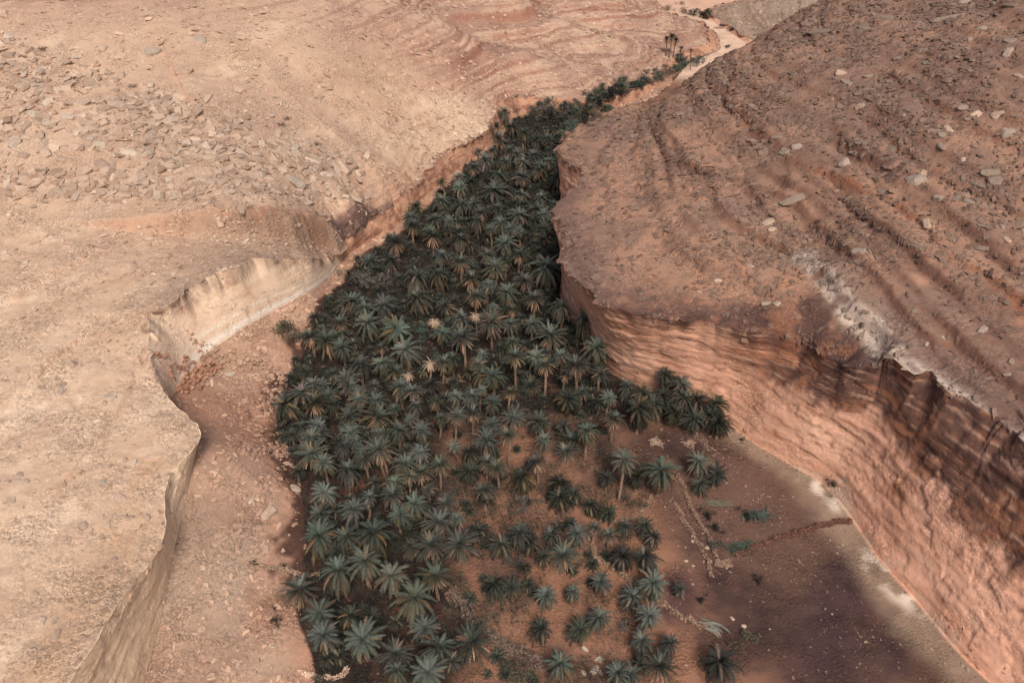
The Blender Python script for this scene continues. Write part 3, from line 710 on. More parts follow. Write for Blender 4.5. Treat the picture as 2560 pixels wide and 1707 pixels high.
CROWN = [crown_mesh(s, 66 + (s % 3) * 6) for s in range(5)]
CROWN_T = [crown_mesh(10 + s, 50, emin=-8, stiff=.62) for s in range(4)]
CROWN_SHADE = [crown_mesh(20 + s, 70, (.036, .046, .04), (.018, .021, .017), (.026, .02, .014), -66) for s in range(3)]  # low dark crowns, grove shade put into the frond colours
CROWN_B = [crown_mesh(30 + s, 62, (.155, .185, .145), (.10, .105, .075), (.115, .09, .058)) for s in range(2)]
SK_S = [skirt_mesh(40 + s, 20, (.17, .10, .06), 2.6) for s in range(3)]
SK_T = [skirt_mesh(50 + s, 40, (.33, .205, .135), 2.8, 1.0, -12) for s in range(3)]
SK_X = [skirt_mesh(60 + s, 44, (.58, .42, .29), 2.7, 1.0, 20, -78) for s in range(2)]
def trunk_mesh(seed):
    R = np.random.default_rng(seed); out = ([], [], []); vs, fs, cs = out; K, Sg = 22, 9
    bx, by = R.uniform(-.25, .25, 2)
    for k in range(K + 1):
        t = k / K; r = .27 - .07 * t + (.10 if k == 0 else 0) + (.05 if k % 2 else 0) + .05 * (t > .85)
        for a in range(Sg):
            th_ = 2 * math.pi * a / Sg + (.35 if k % 2 else 0); rr_ = r * R.uniform(.88, 1.12)
            vs.append(A([math.cos(th_) * rr_ + bx * math.sin(t * math.pi), math.sin(th_) * rr_ + by * math.sin(t * math.pi), t]))
            cs.append(A([.24, .16, .115]) * R.uniform(.6, 1.2))
            if k: a2 = (a + 1) % Sg; b = (k - 1) * Sg; fs.append((b + a, b + a2, b + Sg + a2, b + Sg + a))
    return build("trunk", out, M_bark)
TRUNK = [trunk_mesh(70 + s) for s in range(4)]

PALMS = []    # px, py, kind, r(px of the full photo), height (m)
def crop(ox, oy, lst, hdef=6.0):
    for it in lst:
        x, y, r = it[0] / 2.6133 + ox, it[1] / 2.6133 + oy, it[2] / 2.6133
        k = it[3] if len(it) > 3 else 'g'
        h = it[4] if len(it) > 4 else {'g': hdef, 't': hdef + .8, 'd': hdef - 2.5, 'x': hdef, 'b': hdef + 1}[k]
        PALMS.append((x, y, k, r, h))
crop(850, 550, [(370,150,62,'t'),(600,110,70),(790,130,75),(1090,150,78),(960,225,46,'t'),(790,275,60,'t'),(650,230,62),(340,270,80,'d'),(200,265,72,'d'),(60,355,50,'d',3),
 (1020,310,62),(640,365,88),(480,375,88),(840,385,58,'t'),(530,510,100),(1080,265,50),(1165,230,52),(1290,205,70,'d',6),(1350,310,105,'d',7),(1205,390,65,'t'),(960,425,60),
 (1100,465,70),(890,500,70,'t'),(1272,515,66,'t',8),(1450,560,78,'g',10),(1610,650,86,'d',9),(1700,830,90,'d',7),(1260,680,68),(1000,560,55),(1120,590,42,'t'),(612,655,46,'x',5),
 (690,560,72,'d',5),(770,640,62),(660,730,72),(885,610,40,'x',8),(990,655,80,'t',10),(1100,680,65),(812,770,90,'t',9),(1360,745,80,'t',5),(440,850,90),(185,670,92),(60,545,70),(150,545,62),
 (300,545,80),(345,705,100),(20,830,80),(262,830,34,'t'),(1125,790,52),(710,820,50,'d'),(1050,835,55,'d'),(1150,885,66,'t',10),(940,870,52),(885,945,50,'t'),(570,940,60,'x',6),
 (740,900,60),(665,935,56),(130,950,80),(270,930,70),(350,965,60),(435,1010,44,'x',6),(40,1065,62,'t'),(390,1090,72),(480,1110,58,'t'),(590,1070,62,'d'),(205,1090,55),
 (1275,890,72),(1345,965,60,'t',8),(1450,890,60),(1560,950,76,'t',9),(1460,1000,44,'t'),(1005,1015,80),(915,1010,52),(1255,1075,60,'t',2),(100,1165,52,'t'),(240,1180,70),(640,1180,56),
 (740,1145,50),(850,1145,60),(910,1115,50),(1005,1185,76),(1095,1120,46,'t',9),(60,1275,70,'t'),(220,1290,76,'t'),(370,1225,55),(492,1225,52),(382,1375,76),(742,1270,62,'t',8),
 (865,1250,62,'t'),(1130,1290,70),(1000,1325,62),(1480,1160,80,'d',5),(1305,1315,82,'d',5),(1460,1345,62,'d'),(1615,1380,72,'g',8),(1500,1440,82,'t',2.5),(1750,1160,52),(1785,1290,62,'t',7),
 (1960,1235,112,'d',7),(1105,1400,66,'t',9),(950,1430,90,'d',4.5),(1340,1445,62),(60,1380,60),(250,1375,60),(530,1380,62),(460,1290,50),(640,1290,42),(290,1510,78,'t',7),(430,1500,60,'d'),
 (550,1480,60,'d'),(160,1530,70,'t'),(40,1465,60),(760,1450,52),(870,1525,62,'d'),(1855,1545,72,'b',8),(105,1450,56),(1700,1000,70,'d',5),(1580,1120,60,'d',4),(1690,1190,60,'d',4)])
crop(650, 1107, [(330,50,88,'t'),(420,130,82),(560,180,90),(690,100,60,'t'),(800,50,78,'t',8),(650,30,60),(540,60,58,'d'),(930,130,80),(870,260,84,'b',6),(1040,60,70,'d'),(870,340,72,'t'),
 (960,230,52,'t'),(1170,145,68,'t'),(1052,190,60,'t'),(1100,290,60,'d'),(1010,395,88),(430,330,84),(400,455,92),(610,430,100),(690,360,62),(730,575,138),(400,600,112),(580,625,92),(520,710,90,'d'),
 (900,455,82),(990,580,62,'d'),(1175,510,86,'t'),(1300,490,62),(1290,625,104,'t'),(1120,650,98),(980,680,80,'d'),(690,785,120,'b'),(500,845,128),(885,860,128,'b',7),(980,1010,128,'b',8),(1150,865,98,'t'),
 (1050,880,70,'d'),(260,965,98,'g',4),(380,1105,110),(430,1235,108),(570,1120,92,'d'),(680,1280,138),(880,1375,92),(1090,1195,98),(1140,1345,118),(885,1490,74),(1110,1500,112),(720,1130,80,'d'),
 (1250,1400,80,'d'),(1400,1280,118,'t',3.5),(1370,55,72,'d',4),(1480,130,60,'t',6),(1560,145,66,'t',7),(1370,185,88,'d',3),(1700,225,82,'d',3.5),(1822,130,62,'t',6),(1990,55,70,'t',3),
 (1480,305,88,'g',5),(1475,400,52,'t',4),(1232,390,60,'t',4),(1950,260,92,'d',3),(1960,350,92,'d',2.6),(2050,330,70,'d',2.5),(1440,565,80,'d',3),(1700,570,82,'g',5),(1570,655,90,'d',2.6),(1760,645,78,'d',2.6),
 (2165,400,74,'d',2.4),(2265,445,74,'d',2.4),(2060,565,84,'g',6),(1920,590,72,'g',5),(2180,545,44,'t',5),(2290,590,50,'t',4.5),(1970,740,86,'g',5),(1860,740,60,'d'),(1530,930,92,'d',2.4),
 (1650,935,74,'d',2.4),(1760,790,50,'d',5),(1760,925,56,'d',2),(1870,1000,86,'g',4),(2040,975,56,'g',3),(1840,1205,82,'d',2.2),(2190,1135,92,'g',3.5),(2090,1220,96,'d',2.4),(1950,1455,104,'g',4),(2330,1500,88,'g',3.5),(2230,900,72,'g',4)])
crop(1100, 1107, [(1195,140,78,'b',10),(1445,180,110,'d',7),(1685,110,84,'b',5),(1800,200,72,'d',4),(1700,270,70,'d',2.5),(1290,230,62,'d',4),(1090,230,54,'d',4),(1180,740,80,'d',3.2),(1340,740,82,'d',3.2),
 (1390,895,96,'g',5),(1210,540,66,'d',3),(1330,535,72,'d',3.2),(1390,610,58,'d',3),(1235,1000,84,'d',2.5),(1370,1110,92,'g',4),(1330,1290,86,'g',3.5),(1510,1310,82,'d',3),(1310,1430,74,'d',2.4),
 (1430,1460,92,'g',3.5),(1225,1500,88,'g',3.2),(1830,1425,116,'d',4.5),(1570,950,48,'d',2),(860,975,52,'d',2.5)])
crop(850, 0, [(1270,570,32,'t',6),(1715,545,30,'g',9),(1830,520,26,'g',7),(1852,560,28,'t',7),(1760,590,26,'t',5),(1655,645,16,'t',5),(1080,730,52),(1020,830,42,'t'),(1130,825,62,'d',5),(1050,910,52),
 (1350,900,52),(1280,910,50),(1210,870,50),(1200,935,48),(900,985,36,'b'),(862,1095,40,'t'),(950,1050,68),(1080,1060,52),(990,980,38,'t'),(1110,985,40,'t'),(1270,1015,62),(1190,1060,52),
 (1310,1090,68),(1355,1055,48),(1190,1150,50,'t'),(1420,1155,76,'d',6),(1510,1120,52,'d',6),(1535,1235,52,'d',4),(1150,1005,42),(1030,1150,50),(682,1190,38,'t'),(762,1160,50,'b'),(862,1190,62,'d'),
 (780,1230,60,'g'),(1010,1250,92,'d',5),(1190,1275,60,'d',3),(650,1310,62),(790,1330,60),(870,1330,62),(500,1350,55,'d',5),(1310,1290,62),(1030,1370,62),(1160,1400,82),(1270,1370,62),(1430,1290,62,'d'),
 (1390,1345,52),(470,1420,60),(470,1485,56,'t'),(610,1435,72),(600,1515,52),(900,1450,56),(1050,1455,60),(1100,1495,52),(990,1500,50),(780,1515,60),(1180,1500,52),(1330,1485,62,'d'),(1340,1395,60),
 (1480,1330,50,'d'),(720,1440,52),(930,1385,50),(1480,680,30,'d',4),(1560,710,34,'t',4),(1640,700,28,'t',4),(1450,690,32,'d',4)])
for ox, oy, l in ((620, 700, [(2080,400,24,'g',6),(1880,530,22,'g',5),(2250,560,24,'g',6),(1800,830,24,'t',6),(1240,1110,26,'t',6),(1560,1180,36,'t',6),(1780,1110,26,'g',6)]),
                  (620, 900, [(1100,230,25,'d',4),(1060,600,30,'t',7),(1210,490,24,'g',5),(760,850,35,'d',5),(1340,830,30,'t',6),(1600,650,24,'g',5),(1920,350,26,'t',7),(2130,650,22,'t',6),
                              (1980,1040,32,'t',5),(1300,1280,26,'g',5),(1020,1330,24,'g',4),(1930,1350,28,'g',5),(1230,1490,30,'g',6),(1450,1400,26,'g',5),(800,1250,24,'d',3),(1500,480,24,'d',4),(1700,850,24,'d',4)])):
    for x, y, r, k, h in l: PALMS.append((x / 7.84 + ox, y / 7.84 + oy, k, r, h))
for x, y, r, k, h in ((1465, 268, 13, 'd', 4), (1478, 252, 12, 't', 5), (1500, 248, 12, 'd', 4), (1512, 236, 12, 'g', 5), (1540, 232, 12, 'd', 3), (1590, 208, 11, 'g', 4), (1612, 200, 10, 'd', 3), (1650, 182, 10, 'd', 3),
                      (1420, 285, 15, 'd', 5), (1440, 276, 14, 'g', 5), (1380, 270, 15, 'd', 5), (1400, 300, 16, 'd', 5), (1679, 93, 15, 't', 12), (1688, 101, 11, 't', 10), (1699, 119, 9, 'g', 8), (1733, 127, 7, 't', 9), (1768, 30, 13, 'g', 4), (1672, 98, 11, 't', 11),
                      (1664, 940, 28, 'd', 7), (1710, 960, 32, 'd', 7), (1700, 995, 34, 'd', 6), (1745, 1005, 36, 'd', 6), (1796, 1010, 34, 'd', 5), (1798, 1060, 38, 'd', 4.5), (1570, 965, 26, 'd', 4), (1640, 1010, 30, 'd', 5), (1655, 980, 30, 'd', 6), (1688, 1025, 30, 'd', 4), (1735, 1045, 32, 'd', 4), (1768, 1040, 32, 'd', 4), (1605, 985, 28, 'd', 5), (1600, 1050, 26, 'd', 3)):
    PALMS.append((x, y, k, r, h))

def ground_low(x, y):
    z = None
    for ob in (T_OBJS[2], T_OBJS[3]):
        ok, loc, nor, _ = ob.ray_cast(Vector((x, y, 300)), Vector((0, 0, -1)))
        if ok: z = loc.z if z is None else max(z, loc.z)
    return 0.0 if z is None else z
def place_palm(px, py, kind, r, h):
    zg = 0.0
    for _ in range(3):
        q = un(px, py, (zg + h) / S); X_, Y_ = q[0] * S, q[1] * S
        zg = ground_low(X_, Y_)
    D = (q[1] * CP - (q[2] - HC) * SP)
    return X_, Y_, zg, r / 1900.0 * D * S
ents = []
_rt = np.random.default_rng(3)
for px, py, k, r, h in PALMS:
    if k == 'g' and _rt.random() < .14: k = 't'
    x, y, zg, rad = place_palm(px, py, k, r, h)
    ents.append((x, y, zg, rad, k, h, px, py))
# low young palms that close the gaps of the dense part
R2 = np.random.default_rng(77); tries = 0
while len(ents) < 298 and tries < 6000:
    tries += 1
    v = R2.uniform(33, 156); a, b = ev(LF, np.array([v]))[0], ev(RB, np.array([v]))[0]
    t_ = R2.uniform(.02, .97); x, y = (a + (b - a) * t_)[:2] * S
    px, py, _ = proj(np.array([x, y, 3.0]))
    if py > 1020 and px > 1090 - .0 * py: continue
    if py > 1700 or px > 1560: continue
    if min((e[0] - x) ** 2 + (e[1] - y) ** 2 for e in ents) < 3.1 ** 2: continue
    zg = ground(x, y)
    if zg > 4: continue
    ents.append((x, y, zg, R2.uniform(1.7, 2.3), 'd', R2.uniform(2.2, 4.2), float(px), float(py)))
BANDS = [(60, "by the distant plain"), (170, "beside the pale stream bed"), (262, "at the grove's far tip"), (335, "where the grove narrows"),
         (395, "beside the jutting cliff tip"), (440, "level with the right cliff recess"), (485, "beside the dark streaked ledge"), (530, "below the dark streaked ledge"),
         (575, "level with the rounded cliff nose"), (620, "below the rounded cliff nose"), (665, "above the grey thicket"), (715, "level with the grey thicket"),
         (765, "below the grey thicket"), (815, "level with the drooping straw palm"), (865, "level with the olive bush"), (915, "level with right cliff foot"),
         (965, "level with white spotted rock"), (1015, "where red earth first shows"), (1070, "level with the cliff's dark cluster"), (1120, "above the first clearing"),
         (1170, "atop the first clearing"), (1225, "level with the lane top"), (1290, "level with green cut fronds"), (1350, "level with winding garden wall"),
         (1410, "below the winding wall's bend"), (1470, "level with rubble bank top"), (1535, "along the rubble bank"), (1600, "just above the bottom row"), (1800, "on the bottom edge")]
def ordw(n):
    w = ["", "first", "second", "third", "fourth", "fifth", "sixth", "seventh", "eighth", "ninth", "tenth", "eleventh", "twelfth", "thirteenth", "fourteenth", "fifteenth",
         "sixteenth", "seventeenth", "eighteenth", "nineteenth", "twentieth"]
    return w[n] if n < len(w) else ("twenty " + w[n - 20] if n < 30 else "%dth" % n)
KW = {'g': "green", 't': "tan skirted", 'd': "dark low", 'x': "dead straw", 'b': "bright teal"}
SPECIAL = {(1557, 1161): "tall bright teal date palm on a bare trunk, alone above the lane wall", (1084, 800): "dead straw coloured drooping palm in the middle of the grove",
           (1068, 910): "pale dead palm with a spreading straw mop, brightest in the grove", (1025, 1493): "bright silvery palm above the rubble bank, lowest of the pale pair",
           (989, 1436): "bright silvery palm up left of the rubble bank, upper of the pale pair", (929, 1327): "widest green palm crown of the lower left grove",
           (1800, 1652): "dark spiky palm alone on brown soil at the lower right", (1798, 1060): "dark palm lowest in the cluster against the right cliff"}
def bandof(py):
    for i, (lim, nm) in enumerate(BANDS):
        if py < lim: return i
    return len(BANDS) - 1
cnt = {}
ents.sort(key=lambda e: (bandof(e[7]), e[6]))
for n, (x, y, zg, rad, k, h, px, py) in enumerate(ents):
    e = bpy.data.objects.new("date_palm", None); COL.objects.link(e); e.empty_display_size = .3
    e.location = (x, y, zg - .15)
    e.rotation_euler = (random.gauss(0, .06), random.gauss(0, .06), random.uniform(0, 6.28))
    bi = bandof(py); cnt[(bi, k)] = cnt.get((bi, k), 0) + 1
    lab = None
    for (sx, sy), tx in SPECIAL.items():
        if abs(sx - px) < 9 and abs(sy - py) < 9: lab = tx
    tag(e, lab or "%s palm, %s such from the left %s" % (KW[k], ordw(cnt[(bi, k)]), BANDS[bi][1]), "palm tree", "date palms of the valley grove")
    s = rad / 2.12 * random.uniform(.9, 1.08)
    add("trunk", random.choice(TRUNK), e, sc=(min(1.2, .5 + .5 * s),) * 2 + (h + .15,))
    if k == 'x':
        add("crown", random.choice(SK_X), e, (0, 0, h), (0, 0, random.uniform(0, 6)), (s,) * 3)
        continue
    cm = random.choice({'g': CROWN, 't': CROWN_T, 'd': CROWN_SHADE if random.random() < .85 else CROWN, 'b': CROWN_B}[k])
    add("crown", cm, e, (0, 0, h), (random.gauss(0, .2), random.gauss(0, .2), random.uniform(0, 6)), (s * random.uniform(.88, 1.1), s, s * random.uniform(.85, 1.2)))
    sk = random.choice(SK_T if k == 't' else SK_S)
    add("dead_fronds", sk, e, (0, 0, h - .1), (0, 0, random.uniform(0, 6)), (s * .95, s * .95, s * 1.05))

# beyond the three hundred palms above: small offshoots and seedlings, shade put into their colour, one mass
def arr_of(me):
    v = np.zeros(len(me.vertices) * 3, np.float32); me.vertices.foreach_get("co", v)
    c = np.zeros(len(me.vertices) * 4, np.float32); me.color_attributes["Col"].data.foreach_get("color", c)
    l = np.zeros(len(me.loops), np.int32); me.loops.foreach_get("vertex_index", l)
    t_ = np.zeros(len(me.polygons), np.int32); me.polygons.foreach_get("loop_total", t_)
    return v.reshape(-1, 3), c.reshape(-1, 4)[:, :3], l, t_
def offshoots():
    src = [arr_of(m) for m in CROWN_SHADE]; V_, C_, L_, T_ = [], [], [], []; off = 0; pts = [(e[0], e[1]) for e in ents]; n = 0
    for _ in range(9000):
        v = R2.uniform(32, 157); a, b = ev(LF, np.array([v]))[0], ev(RB, np.array([v]))[0]
        x, y = (a + (b - a) * R2.uniform(0, .98))[:2] * S
        px, py, _ = proj(np.array([x, y, 2.0]))
        open_ = py > 1030 and px > 1080
        if px > 1530 or py > 1730 or (open_ and (R2.random() > .6 or px > 1520 or (px > 1400 and py > 1560))): continue
        if min((q[0] - x) ** 2 + (q[1] - y) ** 2 for q in pts) < 1.75 ** 2: continue
        pts.append((x, y)); zg = ground_low(x, y); s_ = R2.uniform(.55, 1.0); h_ = R2.uniform(.3, 3.4) if not open_ else .2; a = R2.uniform(0, 6.28); s_ = s_ if not open_ else R2.uniform(.4, .8)
        sv, sc_, sl, st__ = src[R2.integers(3)]; ca, sa = math.cos(a), math.sin(a)
        w = sv @ np.array([[ca, sa, 0], [-sa, ca, 0], [0, 0, 1]]) * s_ + (x, y, zg + h_)
        w[:, 2] = np.maximum(w[:, 2], zg + .02)
        V_.append(w); C_.append(sc_ * R2.uniform(.8, 1.5)); L_.append(sl + off); T_.append(st__); off += len(sv); n += 1
        if n > 760: break
    me = np_mesh("palm_offshoots", np.concatenate(V_), np.concatenate(L_), np.concatenate(T_), [M_leaf], smooth=False); set_col(me, np.concatenate(C_))
    o = add("palm_offshoots", me); tag(o, "young palm offshoots crowding the gaps between the grown palms, shade put into their colour", None, None, "stuff"); print("offshoots", n)
offshoots()

# ------------------------------------------------------------------ rocks
def rock_variant(seed, n=14, dims=(1, .8, .5)):
    R = random.Random(seed); bm = bmesh.new()
    for _ in range(n):
        v = Vector((R.gauss(0, 1), R.gauss(0, 1), R.gauss(0, 1))).normalized()
        m_ = max(abs(v.x), abs(v.y), abs(v.z)); v = v / m_ ** .75
        bm.verts.new((v.x * dims[0] * .5, v.y * dims[1] * .5, v.z * dims[2] * .5))
    r = bmesh.ops.convex_hull(bm, input=bm.verts)
    bmesh.ops.delete(bm, geom=[g for g in r['geom_interior'] if isinstance(g, bmesh.types.BMVert)], context='VERTS')
    bmesh.ops.dissolve_limit(bm, angle_limit=.16, verts=bm.verts, edges=bm.edges)
    return bm
def rock_arrays(seed, n, dims):
    bm = rock_variant(seed, n, dims); bmesh.ops.triangulate(bm, faces=bm.faces)
    bm.verts.ensure_lookup_table()
    v = np.array([x.co[:] for x in bm.verts], np.float32); f = np.array([[x.index for x in fc.verts] for fc in bm.faces], np.int32)
    bm.free(); return v, f
def boulder_mesh(seed, dims):
    bm = rock_variant(seed, 26, dims)
    bmesh.ops.bevel(bm, geom=list(bm.edges), offset=.035, segments=1, affect='EDGES')
    bmesh.ops.triangulate(bm, faces=bm.faces)
    bmesh.ops.subdivide_edges(bm, edges=bm.edges, cuts=1, use_grid_fill=True)
    R = random.Random(seed)
    for v in bm.verts: v.co += Vector((R.gauss(0, 1), R.gauss(0, 1), R.gauss(0, 1))) * .008
    me = bpy.data.meshes.new("boulder"); bm.to_mesh(me); bm.free(); me.materials.append(M_rock)
    me.shade_flat()
    return me
def bset(tint, dims_l, seed):
    r = []
    for i, d in enumerate(dims_l):
        me = boulder_mesh(seed + i, d)
        rr_ = np.random.default_rng(seed + i); z = np.array([v.co.z for v in me.vertices])
        c = A(tint)[None] * (rr_.uniform(.9, 1.1, (len(z), 1)))
        set_col(me, np.clip(c, 0, 1)); r.append(me)
    return r
DB = [(1, .8, .5), (1, .65, .6), (1.1, .7, .35), (1, .9, .45), (1.15, .6, .4)]
DS = [(1.3, .6, .3), (1.4, .5, .28), (1.1, .7, .3), (1.5, .55, .35)]
B_PALE = bset((.44, .355, .28), DB, 300); B_TAN = bset((.43, .31, .235), DB, 320); B_RPALE = bset((.33, .26, .21), DB, 380); B_RED = bset((.34, .20, .145), DB, 340); B_GREY = bset((.245, .185, .145), DS, 360)
BO = []
def bcrop(ox, oy, lst, zone_, d='n'):
    for it in lst:
        BO.append((it[0] / 2.6133 + ox, it[1] / 2.6133 + oy, it[2] / 2.6133, it[3] if len(it) > 3 else d, zone_))
bcrop(0, 0, [(1310,265,50,'p'),(1000,340,60,'p'),(1205,470,60,'n'),(1560,590,50,'n'),(790,500,48,'n'),(690,95,42),(165,535,52,'p'),(320,670,52,'p'),(440,765,52,'p'),(220,755,52,'p'),(100,680,60),(270,815,42),
 (575,905,46,'p'),(650,950,52,'p'),(845,1000,72,'p'),(725,910,50),(660,1080,72,'n'),(700,1120,52),(780,1145,56),(530,1175,52),(1050,1050,62),(1350,960,50,'p'),(1635,910,50),(1100,1175,30,'p'),(1915,1185,92,'p'),
 (1920,970,50,'p'),(2250,1100,72),(1700,1170,50),(2130,1150,50,'p'),(1740,1285,36),(1435,1450,36),(920,1370,26),(100,940,56,'p'),(1290,870,62),(30,95,52),(1720,80,42),(880,55,36),(950,75,26,'p'),(740,780,46),
 (245,920,36),(155,1015,42),(870,660,50),(500,375,36,'p'),(400,300,30),(35,1260,26),(1180,1210,60),(240,560,40,'p'),(60,590,40),(1660,1200,40),(2040,1110,40,'p'),(1960,1240,46),(480,980,36)], 'rubble field on the left')
bcrop(1660, 0, [(1010,215,74,'s'),(1310,185,62,'s'),(2075,190,42,'p'),(2000,260,36,'p'),(2270,270,62,'s'),(2245,350,56,'p'),(2245,865,66,'p'),(2190,740,52),(1640,1175,88,'p'),(1810,955,60,'s'),(1830,880,50,'s'),(1180,1070,62,'p'),
 (1490,980,62,'s'),(870,965,50,'p'),(790,995,50,'s'),(740,895,36,'s'),(1510,1080,60,'r'),(2045,1205,62,'s'),(2185,1180,72,'s'),(1990,1320,46,'p'),(1785,1295,46,'p'),(1910,1300,42,'s'),(1770,860,50,'s'),(1340,500,32,'s'),
 (1710,410,36,'s'),(840,1310,72,'s'),(2090,1480,42,'s'),(2210,1480,32,'p'),(2340,1470,60,'s'),(690,1450,62),(700,1500,42),(1850,120,95,'s'),(1530,380,42,'s'),(2140,1130,62,'s'),(1450,120,60,'s'),(1960,20,50,'p'),(2160,30,34,'p')], 'right hillside')
bcrop(1660, 550, [(1275,205,62,'p'),(2240,130,46),(2080,720,50,'p'),(2240,1010,30,'p'),(1715,810,30,'p'),(1825,770,22,'p'),(670,545,40,'p'),(735,545,34,'p'),(1085,510,16,'p'),(1230,550,14,'p'),(350,395,36),(565,300,30),
 (230,470,22),(1660,180,46,'s'),(1640,590,32,'s')], 'right hillside')
bcrop(0, 550, [(720,1160,46,'p'),(955,1190,28),(835,1225,32),(680,1200,30),(480,940,46),(800,650,20,'p'),(370,290,22),(165,275,22,'p'),(1500,1005,36,'p'),(1865,1035,18,'p')], 'pale left plateau')
bcrop(0, 1107, [(675,255,32,'p'),(780,355,48),(550,295,16,'p'),(850,490,32),(950,490,36),(800,480,30),(540,540,42),(740,765,36),(70,380,42),(625,630,16,'p'),(230,985,30),(370,1255,48),(270,1155,36),(145,1190,16,'p'),(215,1345,30)], 'pale left plateau')
bcrop(0, 1107, [(1640,380,28,'p'),(1750,460,62),(1930,300,42,'p'),(1780,1330,18,'p'),(1740,690,40),(1520,860,26),(1060,1205,14)], 'talus slope below the left cliff')
bcrop(1100, 1107, [(945,1345,28,'p'),(1040,1410,32,'p'),(1010,1480,36,'p'),(1050,1500,24,'p'),(940,1500,24,'p'),(1985,1195,20,'p'),(1610,770,14,'p'),(1650,640,12,'p'),(1655,802,14,'p'),(1745,682,16,'p'),(2155,1215,9,'p'),(1610,1450,12,'p'),(1910,1145,20)], 'valley floor')
# further boulders at random, fewer in the open slopes
RB_ = np.random.default_rng(9)
def rnd_b(n, x0, x1, y0, y1, s0, s1, kinds, zn):
    for _ in range(n):
        BO.append((RB_.uniform(x0, x1), RB_.uniform(y0, y1), s0 + (s1 - s0) * RB_.random() ** 2.2, str(RB_.choice(list(kinds))), zn))
rnd_b(34, 0, 330, 90, 480, 9, 20, 'npn', 'rubble field on the left')
rnd_b(20, 330, 700, 250, 470, 9, 18, 'npn', 'rubble field on the left')
rnd_b(40, 2050, 2560, 0, 640, 9, 24, 'ssssn', 'right hillside')
rnd_b(22, 1750, 2200, 60, 450, 8, 17, 'sss', 'right hillside')
for cx_, cy_ in ((330, 1150), (240, 1330), (120, 1560), (320, 1420), (90, 820), (200, 610), (60, 1200), (180, 960)):
    for _ in range(5): BO.append((cx_ + RB_.normal(0, 26), cy_ + RB_.normal(0, 9), RB_.uniform(6, 15), str(RB_.choice(['n', 'p', 'n'])), 'pale left plateau'))
KB = {'p': ("pale", B_PALE), 'n': ("tan", B_TAN), 's': ("grey slab like", B_GREY), 'r': ("reddish", B_RED)}
SPB = {(501, 101): "squarish pale boulder alone on the smooth upper left slope", (383, 130): "rounded pale boulder on the smooth slope above the rubble",
       (733, 453): "broad flat pale boulder at the right end of the rubble field", (323, 383): "bright oblong block low in the middle of the rubble field",
       (298, 438): "split boulder with a dark crack beside it, rubble field foot", (2288, 450): "largest pale boulder of the right hillside, above the orange bed",
       (2519, 331): "smooth rounded boulder near the right edge of the hillside", (2046, 82): "big tilted slab high on the right hillside skyline",
       (1916, 759): "pale boulder of the pair near the right cliff rim, larger one", (1941, 759): "pale boulder of the pair near the right cliff rim, smaller one",
       (2456, 826): "pale lumpy boulder beside the grey limestone shelf", (1993, 369): "white lit boulder on the orange bed of the right hillside", (574, 935): "pale yellow block among broken rock below the left alcove"}
cnt = {}
bl = []
for px, py, r, k, zn in BO:
    hh = hit(px, py)
    if hh: bl.append((px, py, r, k, zn, hh))
bl.sort(key=lambda b: b[0])
def third(py): return "upper" if py < 330 else ("middle" if py < 900 else "lower")
for px, py, r, k, zn, (p, nr) in bl:
    _, _, D = proj(np.array(p[:])); size = 2 * r / 1900.0 * float(D) * S * .92
    o = add("boulder", random.choice(B_RPALE if (k == "p" and zn == "right hillside") else KB[k][1]))
    size *= random.uniform(.95, 1.1) * (.82 if zn == 'right hillside' else .95)
    o.scale = (size,) * 3
    q = Vector((0, 0, 1)).lerp(nr, .7).to_track_quat('Z', 'Y')
    az = random.uniform(0, 6.28) if k != 's' else math.radians(random.gauss(35, 18))
    o.rotation_euler = (q.to_matrix() @ Matrix.Rotation(az, 3, 'Z') @ Matrix.Rotation(random.gauss(0, .15), 3, 'X')).to_euler()
    o.location = p - Vector((0, 0, size * .02))
    key = (third(py), k, zn); cnt[key] = cnt.get(key, 0) + 1
    lab = None
    for (sx, sy), tx in SPB.items():
        if abs(sx - px) < 4 and abs(sy - py) < 4: lab = tx
    tag(o, lab or "%s boulder, %s such from the left, %s %s" % (KB[k][0], ordw(cnt[key]), third(py), zn.replace(' on the left', '').replace(' below the left cliff', '')), "boulder", "boulders of the " + zn)

